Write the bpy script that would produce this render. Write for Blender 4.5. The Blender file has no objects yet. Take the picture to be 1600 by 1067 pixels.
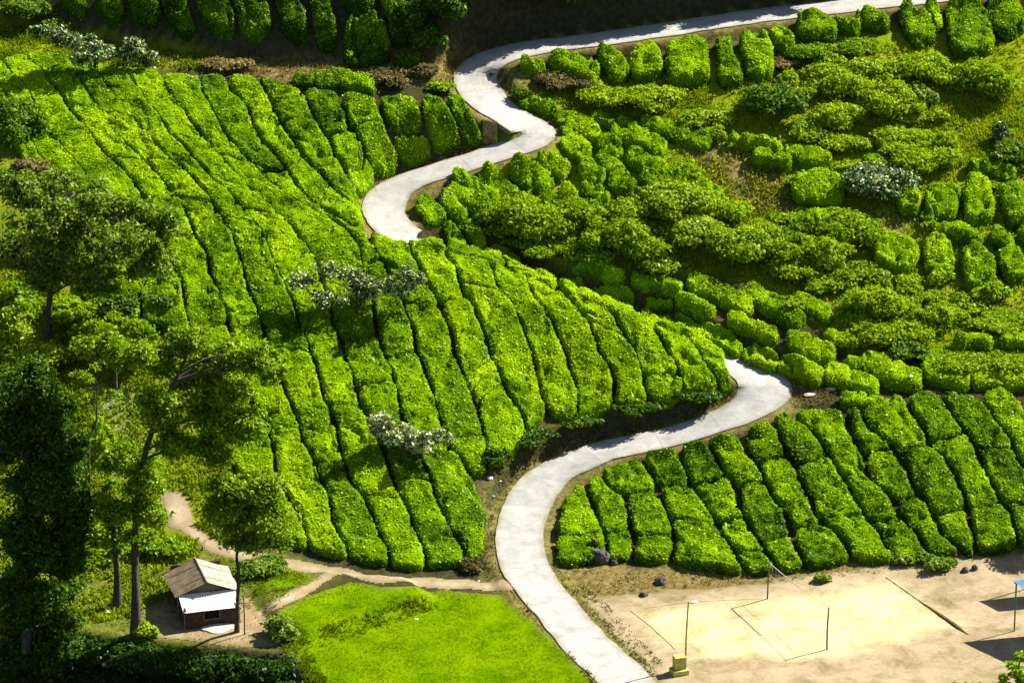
import bpy, math
import numpy as np
from math import radians

# ------------------------------------------------------------------ camera, sky, sun, exposure
S = bpy.context.scene
COL = S.collection
FPX, PITCH, HC = 7176.0, radians(21.5), 110.0          # focal length in photo pixels, tilt, height above the court
cd = bpy.data.cameras.new('camera'); cam = bpy.data.objects.new('camera', cd); COL.objects.link(cam)
cam.location = (0, 0, HC); cam.rotation_euler = (math.pi/2 - PITCH, 0, 0)
cd.sensor_width = 36; cd.lens = FPX/1600*36; cd.clip_start = 1; cd.clip_end = 4000
S.camera = cam
SUN_EL, SUN_AZ = radians(42), math.atan2(0.86, 0.51)    # azimuth clockwise from +y
w = bpy.data.worlds.new('World'); S.world = w; w.use_nodes = True
nt = w.node_tree; bg = nt.nodes['Background']
sky = nt.nodes.new('ShaderNodeTexSky'); sky.sky_type = 'NISHITA'; sky.sun_disc = False
sky.sun_elevation = SUN_EL; sky.sun_rotation = SUN_AZ
nt.links.new(sky.outputs['Color'], bg.inputs['Color']); bg.inputs['Strength'].default_value = 0.05
sd = bpy.data.lights.new('sun', 'SUN'); sun = bpy.data.objects.new('sun', sd); COL.objects.link(sun)
sd.energy = 5.0; sd.angle = radians(0.53); sd.color = (1.0, 0.95, 0.84)
sun.rotation_euler = (math.pi/2 - SUN_EL, 0, -SUN_AZ + math.pi)
sun.location = (60, 300, 120)
S.view_settings.view_transform = 'Standard'; S.view_settings.look = 'None'
S.view_settings.gamma = 1.0; S.view_settings.use_curve_mapping = False
S.view_settings.exposure = 1.52
S.cycles.max_bounces = 4; S.cycles.transmission_bounces = 3; S.cycles.diffuse_bounces = 2

# ------------------------------------------------------------------ numeric helpers
rng = np.random.default_rng(11)
CP_, SP_ = math.cos(PITCH), math.sin(PITCH)
A = lambda x: np.asarray(x, float)
def rays(u, v):
    a = (A(u)-800)/FPX; b = (A(v)-533.5)/FPX
    return np.stack([a, CP_-b*SP_, -SP_-b*CP_], -1)
def on_z(u, v, z):                                     # where the line of sight meets a level
    d = rays(u, v); t = (A(z)-HC)/d[..., 2]
    return np.stack([d[..., 0]*t, d[..., 1]*t, HC+d[..., 2]*t], -1)
def on_y(u, v, y):                                     # where it meets a distance
    d = rays(u, v); t = A(y)/d[..., 1]
    return np.stack([d[..., 0]*t, d[..., 1]*t, HC+d[..., 2]*t], -1)
def project(P):
    P = A(P); x, y, z = P[..., 0], P[..., 1], P[..., 2]-HC
    f = y*CP_ - z*SP_; up = y*SP_ + z*CP_
    return 800+FPX*x/f, 533.5-FPX*up/f
def _h(ix, iy, iz, s):
    n = ix*374761393 + iy*668265263 + iz*1440662683 + s*974634777
    n = (n ^ (n >> 13))*1274126177
    n = (n ^ (n >> 16))*668265263
    return ((n ^ (n >> 15)) & 0xffff)/65535.0
def vnoise(P, s=0):
    P = A(P); i = np.floor(P).astype(np.int64); f = P-i; f = f*f*(3-2*f)
    r = 0
    for dx in (0, 1):
        wx = f[..., 0] if dx else 1-f[..., 0]
        for dy in (0, 1):
            wy = f[..., 1] if dy else 1-f[..., 1]
            for dz in (0, 1):
                wz = f[..., 2] if dz else 1-f[..., 2]
                r = r + wx*wy*wz*_h(i[..., 0]+dx, i[..., 1]+dy, i[..., 2]+dz, s)
    return r*2-1
def fbm(P, sc=1.0, o=3, s=0):
    r = 0; a = 0.55
    for k in range(o):
        r = r + a*vnoise(A(P)*sc*2.03**k + 17.3*k, s+k); a *= 0.5
    return r
def P3(x, y): return np.stack([x, y, 0*x], -1)
def smooth(x): x = np.clip(x, 0, 1); return x*x*(3-2*x)
def resample(P, n):
    P = A(P); d = np.r_[0, np.cumsum(np.linalg.norm(np.diff(P, axis=0), axis=1))]
    t = np.linspace(0, d[-1], n)
    return np.stack([np.interp(t, d, P[:, k]) for k in range(P.shape[1])], -1)
def catmull(P, m=8):
    P = A(P); Q = np.vstack([2*P[0]-P[1], P, 2*P[-1]-P[-2]]); out = []
    for i in range(1, len(Q)-2):
        p0, p1, p2, p3 = Q[i-1:i+3]
        for t in np.linspace(0, 1, m, endpoint=False):
            out.append(0.5*(2*p1+(p2-p0)*t+(2*p0-5*p1+4*p2-p3)*t*t+(3*p1-p0-3*p2+p3)*t**3))
    out.append(P[-1]); return A(out)
def polydist(X, Y, line):                              # distance to an open polyline and parameter index
    best = np.full(X.shape, 1e9); idx = np.zeros(X.shape)
    for i in range(len(line)-1):
        ax, ay = line[i][:2]; bx, by = line[i+1][:2]; dx, dy = bx-ax, by-ay
        t = np.clip(((X-ax)*dx+(Y-ay)*dy)/(dx*dx+dy*dy+1e-12), 0, 1)
        d = np.hypot(X-ax-t*dx, Y-ay-t*dy); m = d < best
        best = np.where(m, d, best); idx = np.where(m, i+t, idx)
    return best, idx
def inside(X, Y, poly):
    c = np.zeros(X.shape, bool); n = len(poly)
    for i in range(n):
        x1, y1 = poly[i][:2]; x2, y2 = poly[(i+1) % n][:2]
        c ^= ((y1 > Y) != (y2 > Y)) & (X < (x2-x1)*(Y-y1)/(y2-y1+1e-12)+x1)
    return c
def sdf(X, Y, poly):                                   # negative inside
    d, _ = polydist(X, Y, list(poly)+[poly[0]])
    return np.where(inside(X, Y, poly), -d, d)

# ------------------------------------------------------------------ the lie of the land
CTRL = [
 (450,1000,0),(600,1000,.1),(700,940,.2),(900,1060,-.1),(600,1067,-.2),(800,1200,-.5),(300,1200,-.6),
 (1000,960,0),(1150,1050,0),(1400,1067,0),(1600,1067,0),(1300,930,.05),(1550,900,.2),(1150,910,.15),(1750,1067,0),(1400,1250,-.3),(1750,1250,-.3),
 (300,960,0),(200,930,.2),(400,960,0),(100,900,.6),(200,1067,-.4),(0,1067,-.4),(-150,1000,0),(-150,1250,-.5),
 (500,880,.5),(650,895,.4),(300,830,1.6),(270,780,2.4),(150,750,2.8),(0,750,2.6),(-200,750,2.6),
 (600,700,4.2),(450,700,4.1),(300,650,5),(700,720,3.4),(760,800,1.7),(150,600,6),(0,550,7),(-200,500,8),
 (600,550,7.3),(450,550,7.3),(300,500,8.4),(150,450,9.4),(0,400,10.4),
 (600,430,9.9),(450,400,10.5),(300,350,11.5),(150,300,12.5),(0,250,13.5),(-200,200,14.5),
 (500,300,12.5),(550,260,13.1),(400,220,14.2),(250,180,15.1),(100,120,16.2),(0,80,17),(650,220,14.0),(740,190,14.5),
 (600,150,15.8),(450,120,16.3),(300,100,16.7),(700,140,15.9),
 (690,392,10.7),(770,412,10.1),(870,465,8.9),(950,490,8.3),(1000,505,7.9),(1060,532,7.2),(1115,562,6.5),
 (760,690,3.9),(860,660,4.0),(900,682,3.5),(960,650,4.2),(1020,648,4.3),(1070,630,4.8),(1130,605,5.4),
 (850,560,6.5),(950,570,6.2),(1050,570,6.1),
 (880,860,.7),(960,870,.6),(1100,885,.4),(1300,872,.4),(1450,860,.6),(1600,850,.7),(1750,850,.8),
 (950,740,2.3),(1100,700,3.3),(1250,650,4.6),(1350,625,5.2),(1500,600,5.7),(1680,590,5.9),(1200,770,2.3),(1400,740,2.9),(1600,720,3.3),
 (1160,545,6.2),(1250,570,6.1),(1400,590,5.9),(1550,580,6.1),(1060,505,6.9),(1000,465,7.4),(900,435,8.1),(1060,440,8.3),
 (1200,480,7.7),(1330,530,7.0),(1480,530,7.0),(1650,530,7.0),
 (830,400,8.7),(760,360,9.7),(900,400,8.8),(1000,400,8.9),(1150,420,8.7),(1300,450,8.3),(1450,470,8.0),(1650,480,7.9),
 (700,330,10.7),(720,378,9.4),(800,300,11.2),(900,300,11.2),(1000,300,11.6),(1150,300,11.6),(1300,300,11.6),(1450,330,11),(1650,340,10.8),
 (880,210,13.4),(960,200,13.7),(1100,200,14),(1250,180,14.5),(1400,180,14.4),(1600,200,14),(1780,200,14),
 (850,130,15.4),(950,140,15.2),(1080,140,15.4),(1200,120,15.9),(1350,90,16.6),(1550,100,16.2),
 (860,80,16.6),(1000,60,17.1),(1200,40,17.7),(1400,15,18.3),(1550,20,18),(1720,10,18.2),
 (350,92,16.8),(640,98,16.7),(150,50,17.3),(0,20,18),(760,82,16.9),(-200,0,18.3),
 (-100,-150,18.2),(300,-150,17.4),(700,-150,17.4),(1100,-150,18.2),(1500,-150,19.2),(1800,-150,19.5)]
ctl = A(CTRL); CW = on_z(ctl[:, 0], ctl[:, 1], ctl[:, 2])
def _tps_k(r2): return 0.5*r2*np.log(r2+1e-9)
_n = len(CW); _d2 = ((CW[:, None, :2]-CW[None, :, :2])**2).sum(-1)
_M = np.zeros((_n+3, _n+3)); _M[:_n, :_n] = _tps_k(_d2)+np.eye(_n)*2.0
_M[:_n, _n] = 1; _M[:_n, _n+1:] = CW[:, :2]; _M[_n, :_n] = 1; _M[_n+1:, :_n] = CW[:, :2].T
_W = np.linalg.solve(_M, np.r_[CW[:, 2], 0, 0, 0])
def tps(x, y):
    r = _W[_n]+_W[_n+1]*x+_W[_n+2]*y
    for i in range(_n): r = r + _W[i]*_tps_k((x-CW[i, 0])**2+(y-CW[i, 1])**2)
    return r
# the road: pixel, level, half width
ROAD = A([(1100,1200,-.2,1.5),(1040,1140,-.1,1.5),(981,1067,0,1.5),(911,1000,.1,1.45),(869,950,.25,1.4),(828,900,.6,1.4),(812,850,1.0,1.38),(819,800,1.5,1.38),
 (842,760,1.95,1.4),(875,732,2.3,1.4),(940,706,2.8,1.4),(1000,692,3.2,1.4),(1060,678,3.6,1.4),(1130,655,4.3,1.45),(1178,632,4.8,1.6),
 (1195,608,5.2,1.6),(1183,588,5.5,1.5),(1148,567,5.8,1.4),(1095,547,6.0,1.4),(1000,509,6.35,1.4),(870,466,7.0,1.4),(760,411,8.4,1.4),
 (690,391,9.5,1.4),(640,374,10.4,1.4),(606,345,10.8,1.35),(600,320,11.1,1.35),(614,299,11.4,1.4),(648,280,11.8,1.4),(705,262,12.3,1.45),
 (770,241,12.9,1.5),(818,223,13.4,1.55),(832,206,13.75,1.55),(806,186,14.2,1.5),(773,166,14.7,1.45),(749,142,15.25,1.45),(743,118,15.75,1.45),(759,98,16.3,1.5),
 (800,82,16.7,1.5),(850,72,16.9,1.4),(918,64,17.1,1.4),(1002,52,17.4,1.4),(1070,42,17.6,1.4),(1161,28,18,1.4),(1262,16,18.3,1.4),
 (1364,4,18.6,1.4),(1480,-8,18.9,1.4),(1650,-30,19.3,1.4),(1850,-60,19.8,1.4)])
_rw = on_z(ROAD[:, 0], ROAD[:, 1], ROAD[:, 2])
_rc = catmull(np.c_[_rw, ROAD[:, 3]], 8)
_len = np.linalg.norm(np.diff(_rc[:, :2], axis=0), axis=1).sum()
RL = resample(_rc, int(_len/0.4))                      # x, y, z, half width
# feet of the steep hillside behind the upper road, and the edge of the drop in front of the hut
_ft = A([(-300,-10,18.3),(0,38,17.6),(150,64,17.1),(350,92,16.8),(640,100,16.7),(700,92,16.9),(760,78,17.1),(850,58,17.2),(1000,37,17.7),(1200,12,18.4),(1400,-13,19),(1700,-60,20),(2000,-100,21)])
FOOT = on_z(_ft[:, 0], _ft[:, 1], _ft[:, 2])
_ed = A([(-500,930,0),(-100,950,0),(100,978,0),(280,1003,0),(420,1020,0),(480,1062,0),(540,1120,-.3),(700,1300,-.4),(1200,2400,-.4)])
EDGE = on_z(_ed[:, 0], _ed[:, 1], _ed[:, 2])
_bk = A([(395,930),(440,905),(545,908),(640,916),(672,940),(640,950),(590,962),(545,975),(520,990),(480,1003),(455,985),(425,965)])
BANK = on_z(_bk[:, 0], _bk[:, 1], 0)                    # the raised end of the lawn
def land(x, y):
    z = tps(x, y)
    d = y-np.interp(x, FOOT[:, 0], FOOT[:, 1])
    k = smooth((x+6.5)/3.0)                            # 0 over the shaded tea rows, 1 over the dark bank
    r0 = .9*smooth(d/0.6)+0.95*np.clip(d-.3, 0, 16)
    r1 = .6*smooth(d/.3)+1.62*np.clip(d-.2, 0, 12)
    z = z + r0*(1-k)+r1*k
    z = z + .38*smooth(.5-(sdf(x, y, BANK)+.25*fbm(P3(x, y), 1.1, 3, 13))/.8)
    e = np.interp(x, EDGE[:, 0], EDGE[:, 1])-y
    z = z - 2.8*np.clip(e+.15*fbm(P3(x, y), .6), 0, 2.4)
    return z
def carve(x, y, z):
    dm = np.full(x.shape, 1e9); rz = np.zeros(x.shape); hw = np.zeros(x.shape)
    for i in range(len(RL)-1):
        ax, ay = RL[i, :2]; bx, by = RL[i+1, :2]; dx, dy = bx-ax, by-ay
        near = (np.abs(x-ax) < 6) & (np.abs(y-ay) < 6)
        if not near.any(): continue
        xs, ys = x[near], y[near]
        t = np.clip(((xs-ax)*dx+(ys-ay)*dy)/(dx*dx+dy*dy), 0, 1)
        d = np.hypot(xs-ax-t*dx, ys-ay-t*dy); m = d < dm[near]
        q = np.where(near)
        qi = tuple(a[m] for a in q)
        dm[qi] = d[m]; rz[qi] = RL[i, 2]+t[m]*(RL[i+1, 2]-RL[i, 2]); hw[qi] = RL[i, 3]
    k = smooth((dm-hw-.3)/.75)
    return np.where(dm < 6, (rz-.06)*(1-k)+z*k, z), dm
GX = np.arange(-46, 46.01, .3); GY = np.arange(214, 322.01, .3)
XX, YY = np.meshgrid(GX, GY, indexing='ij')
ZZ = land(XX, YY) + .10*fbm(P3(XX, YY), .45, 3, 5)*smooth((land(XX, YY)-.25)/.6) + .03*fbm(P3(XX, YY), 1.4, 2, 9)
ZZ, RD = carve(XX, YY, ZZ)
def T(x, y, F_=None):
    F_ = ZZ if F_ is None else F_
    fx = np.clip((A(x)-GX[0])/.3, 0, len(GX)-1.001); fy = np.clip((A(y)-GY[0])/.3, 0, len(GY)-1.001)
    i = fx.astype(int); j = fy.astype(int); a = fx-i; b = fy-j
    return F_[i, j]*(1-a)*(1-b)+F_[i+1, j]*a*(1-b)+F_[i, j+1]*(1-a)*b+F_[i+1, j+1]*a*b
def hit(u, v, h=0.0):                                  # first point of the ground (plus h) along the line of sight
    d = rays(np.atleast_1d(u), np.atleast_1d(v)); ys = np.arange(215, 321, .4)
    t = ys[None, :]/d[:, 1:2]
    x = d[:, 0:1]*t; z = HC+d[:, 2:3]*t
    below = z < T(x, ys[None, :]+0*x)+h
    k = np.where(below.any(1), below.argmax(1), len(ys)-1); lo = ys[np.maximum(k-1, 0)]; hi = ys[k]
    for _ in range(14):
        m = (lo+hi)/2; tt = m/d[:, 1]
        b = HC+d[:, 2]*tt < T(d[:, 0]*tt, m)+h
        hi = np.where(b, m, hi); lo = np.where(b, lo, m)
    tt = hi/d[:, 1]
    return np.stack([d[:, 0]*tt, hi, HC+d[:, 2]*tt], -1)
def hit1(u, v, h=0.0): return hit([u], [v], h)[0]

# ------------------------------------------------------------------ mesh helpers
def props(o, label=None, cat=None, group=None, kind=None):
    if label: o['label'] = label
    if cat: o['category'] = cat
    if group: o['group'] = group
    if kind: o['kind'] = kind
    return o
def link(name, me, parent=None):
    o = bpy.data.objects.new(name, me); COL.objects.link(o)
    if parent is not None: o.parent = parent
    return o
def empty(name, loc=(0, 0, 0)):
    o = bpy.data.objects.new(name, None); COL.objects.link(o); o.location = loc
    o.empty_display_size = .3
    return o
def raw_mesh(name, V, Q, mats, mi=None, tint=None, smooth_n=0, attrs=None):
    """V (n,3); Q (m,4) quads, a triangle repeats its last corner as -1"""
    V = A(V); Q = np.asarray(Q, np.int32)
    me = bpy.data.meshes.new(name)
    tri = Q[:, 3] < 0; cnt = np.where(tri, 3, 4)
    li = Q[Q >= 0].astype(np.int32)
    me.vertices.add(len(V)); me.vertices.foreach_set('co', V.astype(np.float32).ravel())
    me.loops.add(len(li)); me.loops.foreach_set('vertex_index', li)
    me.polygons.add(len(Q))
    me.polygons.foreach_set('loop_start', np.r_[0, np.cumsum(cnt)[:-1]].astype(np.int32))
    for m in (mats if isinstance(mats, (list, tuple)) else [mats]): me.materials.append(m)
    if mi is not None: me.polygons.foreach_set('material_index', np.asarray(mi, np.int32))
    sm = np.zeros(len(Q), bool)
    if smooth_n: sm[:smooth_n] = True
    me.polygons.foreach_set('use_smooth', sm)
    if tint is not None:
        a = me.attributes.new('tint', 'FLOAT', 'FACE'); a.data.foreach_set('value', A(tint).astype(np.float32))
    for k, val in (attrs or {}).items():
        a = me.attributes.new(k, 'FLOAT', 'POINT'); a.data.foreach_set('value', A(val).astype(np.float32))
    me.update(calc_edges=True)
    return me
def unit(v): return v/(np.linalg.norm(v, axis=-1, keepdims=True)+1e-9)
def leaf_quads(C, N, L, Wd, droop=0.0):
    """diamond leaves at C, facing about N"""
    n = len(C); r = rng.normal(size=(n, 3)); a = unit(np.cross(N, r)); a[:, 2] -= droop; a = unit(a)
    b = unit(np.cross(N, a)); L = L[:, None]/2; Wd = Wd[:, None]/2
    V = np.stack([C-a*L, C+b*Wd-a*L*.15, C+a*L, C-b*Wd-a*L*.15], 1).reshape(-1, 3)
    return V, np.arange(4*n).reshape(n, 4)
class MB:
    """collects shapes; build() makes one mesh object"""
    def __init__(s): s.V = []; s.F = []; s.n = 0
    def add(s, V, Q):
        V = A(V).reshape(-1, 3); Q = np.asarray(Q, int)
        if Q.shape[1] == 3: Q = np.c_[Q, -np.ones(len(Q), int)]
        s.V.append(V); s.F.append(np.where(Q >= 0, Q+s.n, -1)); s.n += len(V); return s
    def box(s, c, ax, ay, az):                          # centre and three half axes
        c, ax, ay, az = A(c), A(ax), A(ay), A(az)
        V = [c+i*ax+j*ay+k*az for k in (-1, 1) for j in (-1, 1) for i in (-1, 1)]
        return s.add(V, [(0,2,3,1),(4,5,7,6),(0,1,5,4),(2,6,7,3),(0,4,6,2),(1,3,7,5)])
    def tube(s, P, R, k=7, cap=True):
        P = A(P); R = np.broadcast_to(A(R), (len(P),)); t = unit(np.gradient(P, axis=0))
        ref = np.where(np.abs(t[:, 2:3]) > .9, A([1., 0, 0]), A([0, 0, 1.]))
        a = unit(np.cross(t, ref)); b = np.cross(t, a)
        an = np.linspace(0, 2*np.pi, k, endpoint=False)
        V = (P[:, None]+R[:, None, None]*(a[:, None]*np.cos(an)[None, :, None]+b[:, None]*np.sin(an)[None, :, None])).reshape(-1, 3)
        n = len(P); i = np.arange(n-1)[:, None]*k; j = np.arange(k)[None]; j2 = (j+1) % k
        Q = np.stack([i+j, i+j2, i+k+j2, i+k+j], -1).reshape(-1, 4)
        s.add(V, Q)
        if cap:
            for e, st in ((0, 0), (n-1, (n-1)*k)):
                s.add(np.vstack([V[st:st+k], P[e]]), [(q, (q+1) % k, k) for q in range(k)])
        return s
    def build(s, name, mat, parent=None, smooth_all=False, tint=None):
        V = np.vstack(s.V); Q = np.vstack(s.F)
        me = raw_mesh(name, V, Q, mat, smooth_n=len(Q) if smooth_all else 0, tint=tint)
        return link(name, me, parent)
_t = (1+5**.5)/2
ICO_V = unit(A([(-1,_t,0),(1,_t,0),(-1,-_t,0),(1,-_t,0),(0,-1,_t),(0,1,_t),(0,-1,-_t),(0,1,-_t),(_t,0,-1),(_t,0,1),(-_t,0,-1),(-_t,0,1)]))
ICO_F = [(0,11,5),(0,5,1),(0,1,7),(0,7,10),(0,10,11),(1,5,9),(5,11,4),(11,10,2),(10,7,6),(7,1,8),(3,9,4),(3,4,2),(3,2,6),(3,6,8),(3,8,9),(4,9,5),(2,4,11),(6,2,10),(8,6,7),(9,8,1)]
def ico(sub):
    V = [tuple(v) for v in ICO_V]; F_ = ICO_F
    for _ in range(sub):
        mid = {}; nf = []
        def m(a, b):
            k = (min(a, b), max(a, b))
            if k not in mid: V.append(tuple(unit((A(V[a])+A(V[b]))/2))); mid[k] = len(V)-1
            return mid[k]
        for a, b, c in F_:
            x, y, z = m(a, b), m(b, c), m(c, a); nf += [(a, x, z), (b, y, x), (c, z, y), (x, y, z)]
        F_ = nf
    return A(V), np.array(F_)
ICO1, ICO2, ICO3 = ico(1), ico(2), ico(3)

# ------------------------------------------------------------------ materials
def newmat(name):
    m = bpy.data.materials.new(name); m.use_nodes = True; nt = m.node_tree
    for n in list(nt.nodes):
        if n.type != 'OUTPUT_MATERIAL': nt.nodes.remove(n)
    return m, nt, nt.nodes['Material Output']
def node(nt, kind, **kw):
    n = nt.nodes.new(kind)
    for k, v in kw.items():
        if k in n.inputs: n.inputs[k].default_value = v
        else: setattr(n, k, v)
    return n
def ramp(nt, fac, stops, interp='LINEAR'):
    r = nt.nodes.new('ShaderNodeValToRGB'); r.color_ramp.interpolation = interp
    e = r.color_ramp.elements
    while len(e) < len(stops): e.new(.5)
    for q, (p, c) in zip(e, stops): q.position = p; q.color = (*c, 1) if len(c) == 3 else c
    nt.links.new(fac, r.inputs[0]); return r.outputs[0]
def noise(nt, scale, detail=3, rough=.55, coord='Object', dist=0.0):
    tc = nt.nodes.new('ShaderNodeTexCoord'); n = nt.nodes.new('ShaderNodeTexNoise')
    n.inputs['Scale'].default_value = scale; n.inputs['Detail'].default_value = detail; n.inputs['Roughness'].default_value = rough
    n.inputs['Distortion'].default_value = dist
    nt.links.new(tc.outputs[coord], n.inputs['Vector']); return n.outputs['Fac']
def mathn(nt, op, a, b):
    n = nt.nodes.new('ShaderNodeMath'); n.operation = op
    for k, x in enumerate((a, b)):
        if hasattr(x, 'links'): nt.links.new(x, n.inputs[k])
        else: n.inputs[k].default_value = x
    return n.outputs[0]
def mixc(nt, f, a, b, mode='MIX'):
    n = nt.nodes.new('ShaderNodeMix'); n.data_type = 'RGBA'; n.blend_type = mode
    for k, x in ((0, f), (6, a), (7, b)):
        if hasattr(x, 'links'): nt.links.new(x, n.inputs[k])
        else: n.inputs[k].default_value = x if k == 0 else (*x, 1)
    return n.outputs[2]
def attr(nt, name):
    a = nt.nodes.new('ShaderNodeAttribute'); a.attribute_name = name; return a.outputs['Fac']
def bump(nt, h, strength, dist):
    b = nt.nodes.new('ShaderNodeBump'); b.inputs['Strength'].default_value = strength; b.inputs['Distance'].default_value = dist
    nt.links.new(h, b.inputs['Height']); return b.outputs[0]
def bsdf(nt, out, col, rough=.8, spec=.3, normal=None, metal=0.0):
    p = nt.nodes.new('ShaderNodeBsdfPrincipled')
    if hasattr(col, 'links'): nt.links.new(col, p.inputs['Base Color'])
    else: p.inputs['Base Color'].default_value = (*col, 1)
    if hasattr(rough, 'links'): nt.links.new(rough, p.inputs['Roughness'])
    else: p.inputs['Roughness'].default_value = rough
    p.inputs['Specular IOR Level'].default_value = spec; p.inputs['Metallic'].default_value = metal
    if normal is not None: nt.links.new(normal, p.inputs['Normal'])
    if out is not None: nt.links.new(p.outputs[0], out.inputs[0])
    return p
def leaf_mat(name, stops, trans=.3, rough=.5, spec=.4, tcol=(1.25, 1.15, .5)):
    """leaf colour follows each leaf's own 'tint' number; thin leaves let some light through"""
    m, nt, out = newmat(name)
    oi = nt.nodes.new('ShaderNodeObjectInfo')
    f = mathn(nt, 'ADD', attr(nt, 'tint'), mathn(nt, 'MULTIPLY', mathn(nt, 'SUBTRACT', oi.outputs['Random'], .5), .16))
    c = ramp(nt, f, stops)
    p = bsdf(nt, None, c, rough, spec)
    t = nt.nodes.new('ShaderNodeBsdfTranslucent'); nt.links.new(mixc(nt, 1.0, c, tcol, 'MULTIPLY'), t.inputs[0])
    mx = nt.nodes.new('ShaderNodeMixShader'); mx.inputs[0].default_value = trans
    nt.links.new(p.outputs[0], mx.inputs[1]); nt.links.new(t.outputs[0], mx.inputs[2]); nt.links.new(mx.outputs[0], out.inputs[0])
    return m
def flat_mat(name, c1, c2, scale=6, rough=.8, spec=.3, bs=.3, bd=.02, metal=0.0, detail=4):
    m, nt, out = newmat(name); n = noise(nt, scale, detail)
    bsdf(nt, out, ramp(nt, n, [(.35, c1), (.65, c2)]), rough, spec, bump(nt, n, bs, bd), metal); return m
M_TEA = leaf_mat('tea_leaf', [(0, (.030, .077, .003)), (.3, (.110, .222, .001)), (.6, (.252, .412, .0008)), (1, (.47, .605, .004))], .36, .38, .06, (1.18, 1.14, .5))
M_TEAHULL = leaf_mat('tea_inner', [(0, (.011, .030, .003)), (.35, (.053, .113, .001)), (.65, (.121, .220, .0008)), (1, (.20, .315, .002))], .0, .9, .0)  # darker than the leaves: shade of the leaf gaps put into the colour
M_LEAF = leaf_mat('broad_leaf', [(0, (.028, .075, .004)), (.4, (.095, .195, .002)), (.75, (.195, .335, .003)), (1, (.38, .50, .04))], .45, .4, .10)
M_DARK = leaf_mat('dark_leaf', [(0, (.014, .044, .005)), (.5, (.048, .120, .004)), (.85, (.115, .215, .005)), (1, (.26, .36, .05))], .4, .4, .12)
M_LIME = leaf_mat('lime_leaf', [(0, (.055, .120, .003)), (.5, (.165, .300, .002)), (1, (.36, .49, .008))], .45, .45, .06)
M_SILVER = leaf_mat('silver_leaf', [(0, (.020, .055, .008)), (.45, (.075, .150, .020)), (.62, (.14, .23, .03)), (.76, (.36, .44, .16)), (1, (.70, .70, .42))], .25, .5, .3, (1.1, 1.1, .8))
M_BROWN = leaf_mat('brown_leaf', [(0, (.040, .036, .010)), (.5, (.125, .105, .030)), (1, (.30, .24, .09))], .3, .7, .15)
M_INNER = flat_mat('shrub_inner', (.008, .020, .005), (.022, .050, .008), 5, .9, .1)
M_BARK = flat_mat('bark', (.030, .024, .016), (.10, .085, .06), 9, .9, .15, .6, .03)
M_STEM = flat_mat('tea_stem', (.035, .022, .012), (.09, .065, .04), 9, .9, .1)
# ------------------------------------------------------------------ ground
xs = np.r_[-900, -500, -250, -130, -80, -58, GX, 58, 80, 130, 250, 500, 900]
ys = np.r_[-300, 0, 100, 160, 195, 207, GY, 332, 350, 400, 550, 900, 1500]
TX, TY = np.meshgrid(xs, ys, indexing='ij')
TZ = T(TX, TY)
TU, TV = project(np.stack([TX, TY, TZ], -1))
def zone(poly, soft=14):
    d = sdf(TU, TV, poly) + 10*fbm(P3(TX, TY), .7, 3, 31)
    return smooth(.5-d/soft/2)
Z_HILL = zone([(800,130),(1000,120),(1240,60),(1700,20),(1700,480),(1600,560),(1330,545),(1180,440),(900,420),(760,340)])   # scrubby grass on the right-hand slope
Z_TAN = np.maximum.reduce([zone([(1060,225),(1180,235),(1250,300),(1240,335),(1150,300)]), zone([(220,86),(350,96),(700,88),(760,90),(700,130),(560,130),(330,112)], 10),
    zone([(1180,90),(1260,70),(1290,95),(1200,150)]), zone([(790,110),(860,105),(900,140),(830,150)]), zone([(1310,335),(1440,335),(1400,365),(1320,360)]), zone([(860,872),(1000,885),(1250,880),(1500,860),(1640,850),(1640,885),(1250,910),(1000,945),(900,935)], 10)*.8])
Z_OCH = np.maximum.reduce([zone([(1130,290),(1210,300),(1240,345),(1160,360)]), zone([(1400,445),(1480,450),(1600,480),(1600,500),(1430,490)]), zone([(1250,455),(1300,450),(1310,480),(1270,480)])])
Z_BRIGHT = zone([(1460,160),(1540,160),(1620,150),(1620,235),(1480,245),(1430,215)])
Z_YARD = zone([(0,900),(120,860),(330,830),(480,880),(520,900),(420,960),(470,1010),(200,1010),(60,985)])
Z_LEFT = zone([(-300,60),(-10,110),(40,250),(140,470),(230,510),(300,600),(360,740),(430,850),(330,850),(120,870),(-300,960)])
Z_STRIP = zone([(-60,20),(150,55),(350,88),(345,112),(230,105),(100,100),(-60,120)], 10)
Z_PALE = zone([(130,600),(215,590),(230,700),(200,760),(150,740)], 10)
_gx, _gy = np.gradient(ZZ, .3); STEEP = smooth((np.hypot(_gx, _gy)-.7)/.6)                 # steep cuttings keep the darker base colour, painting in their shade
verge = smooth(1-(np.pad(RD, 6, constant_values=9)-1.6)/2.0)*(1-np.pad(STEEP, 6))
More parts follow.
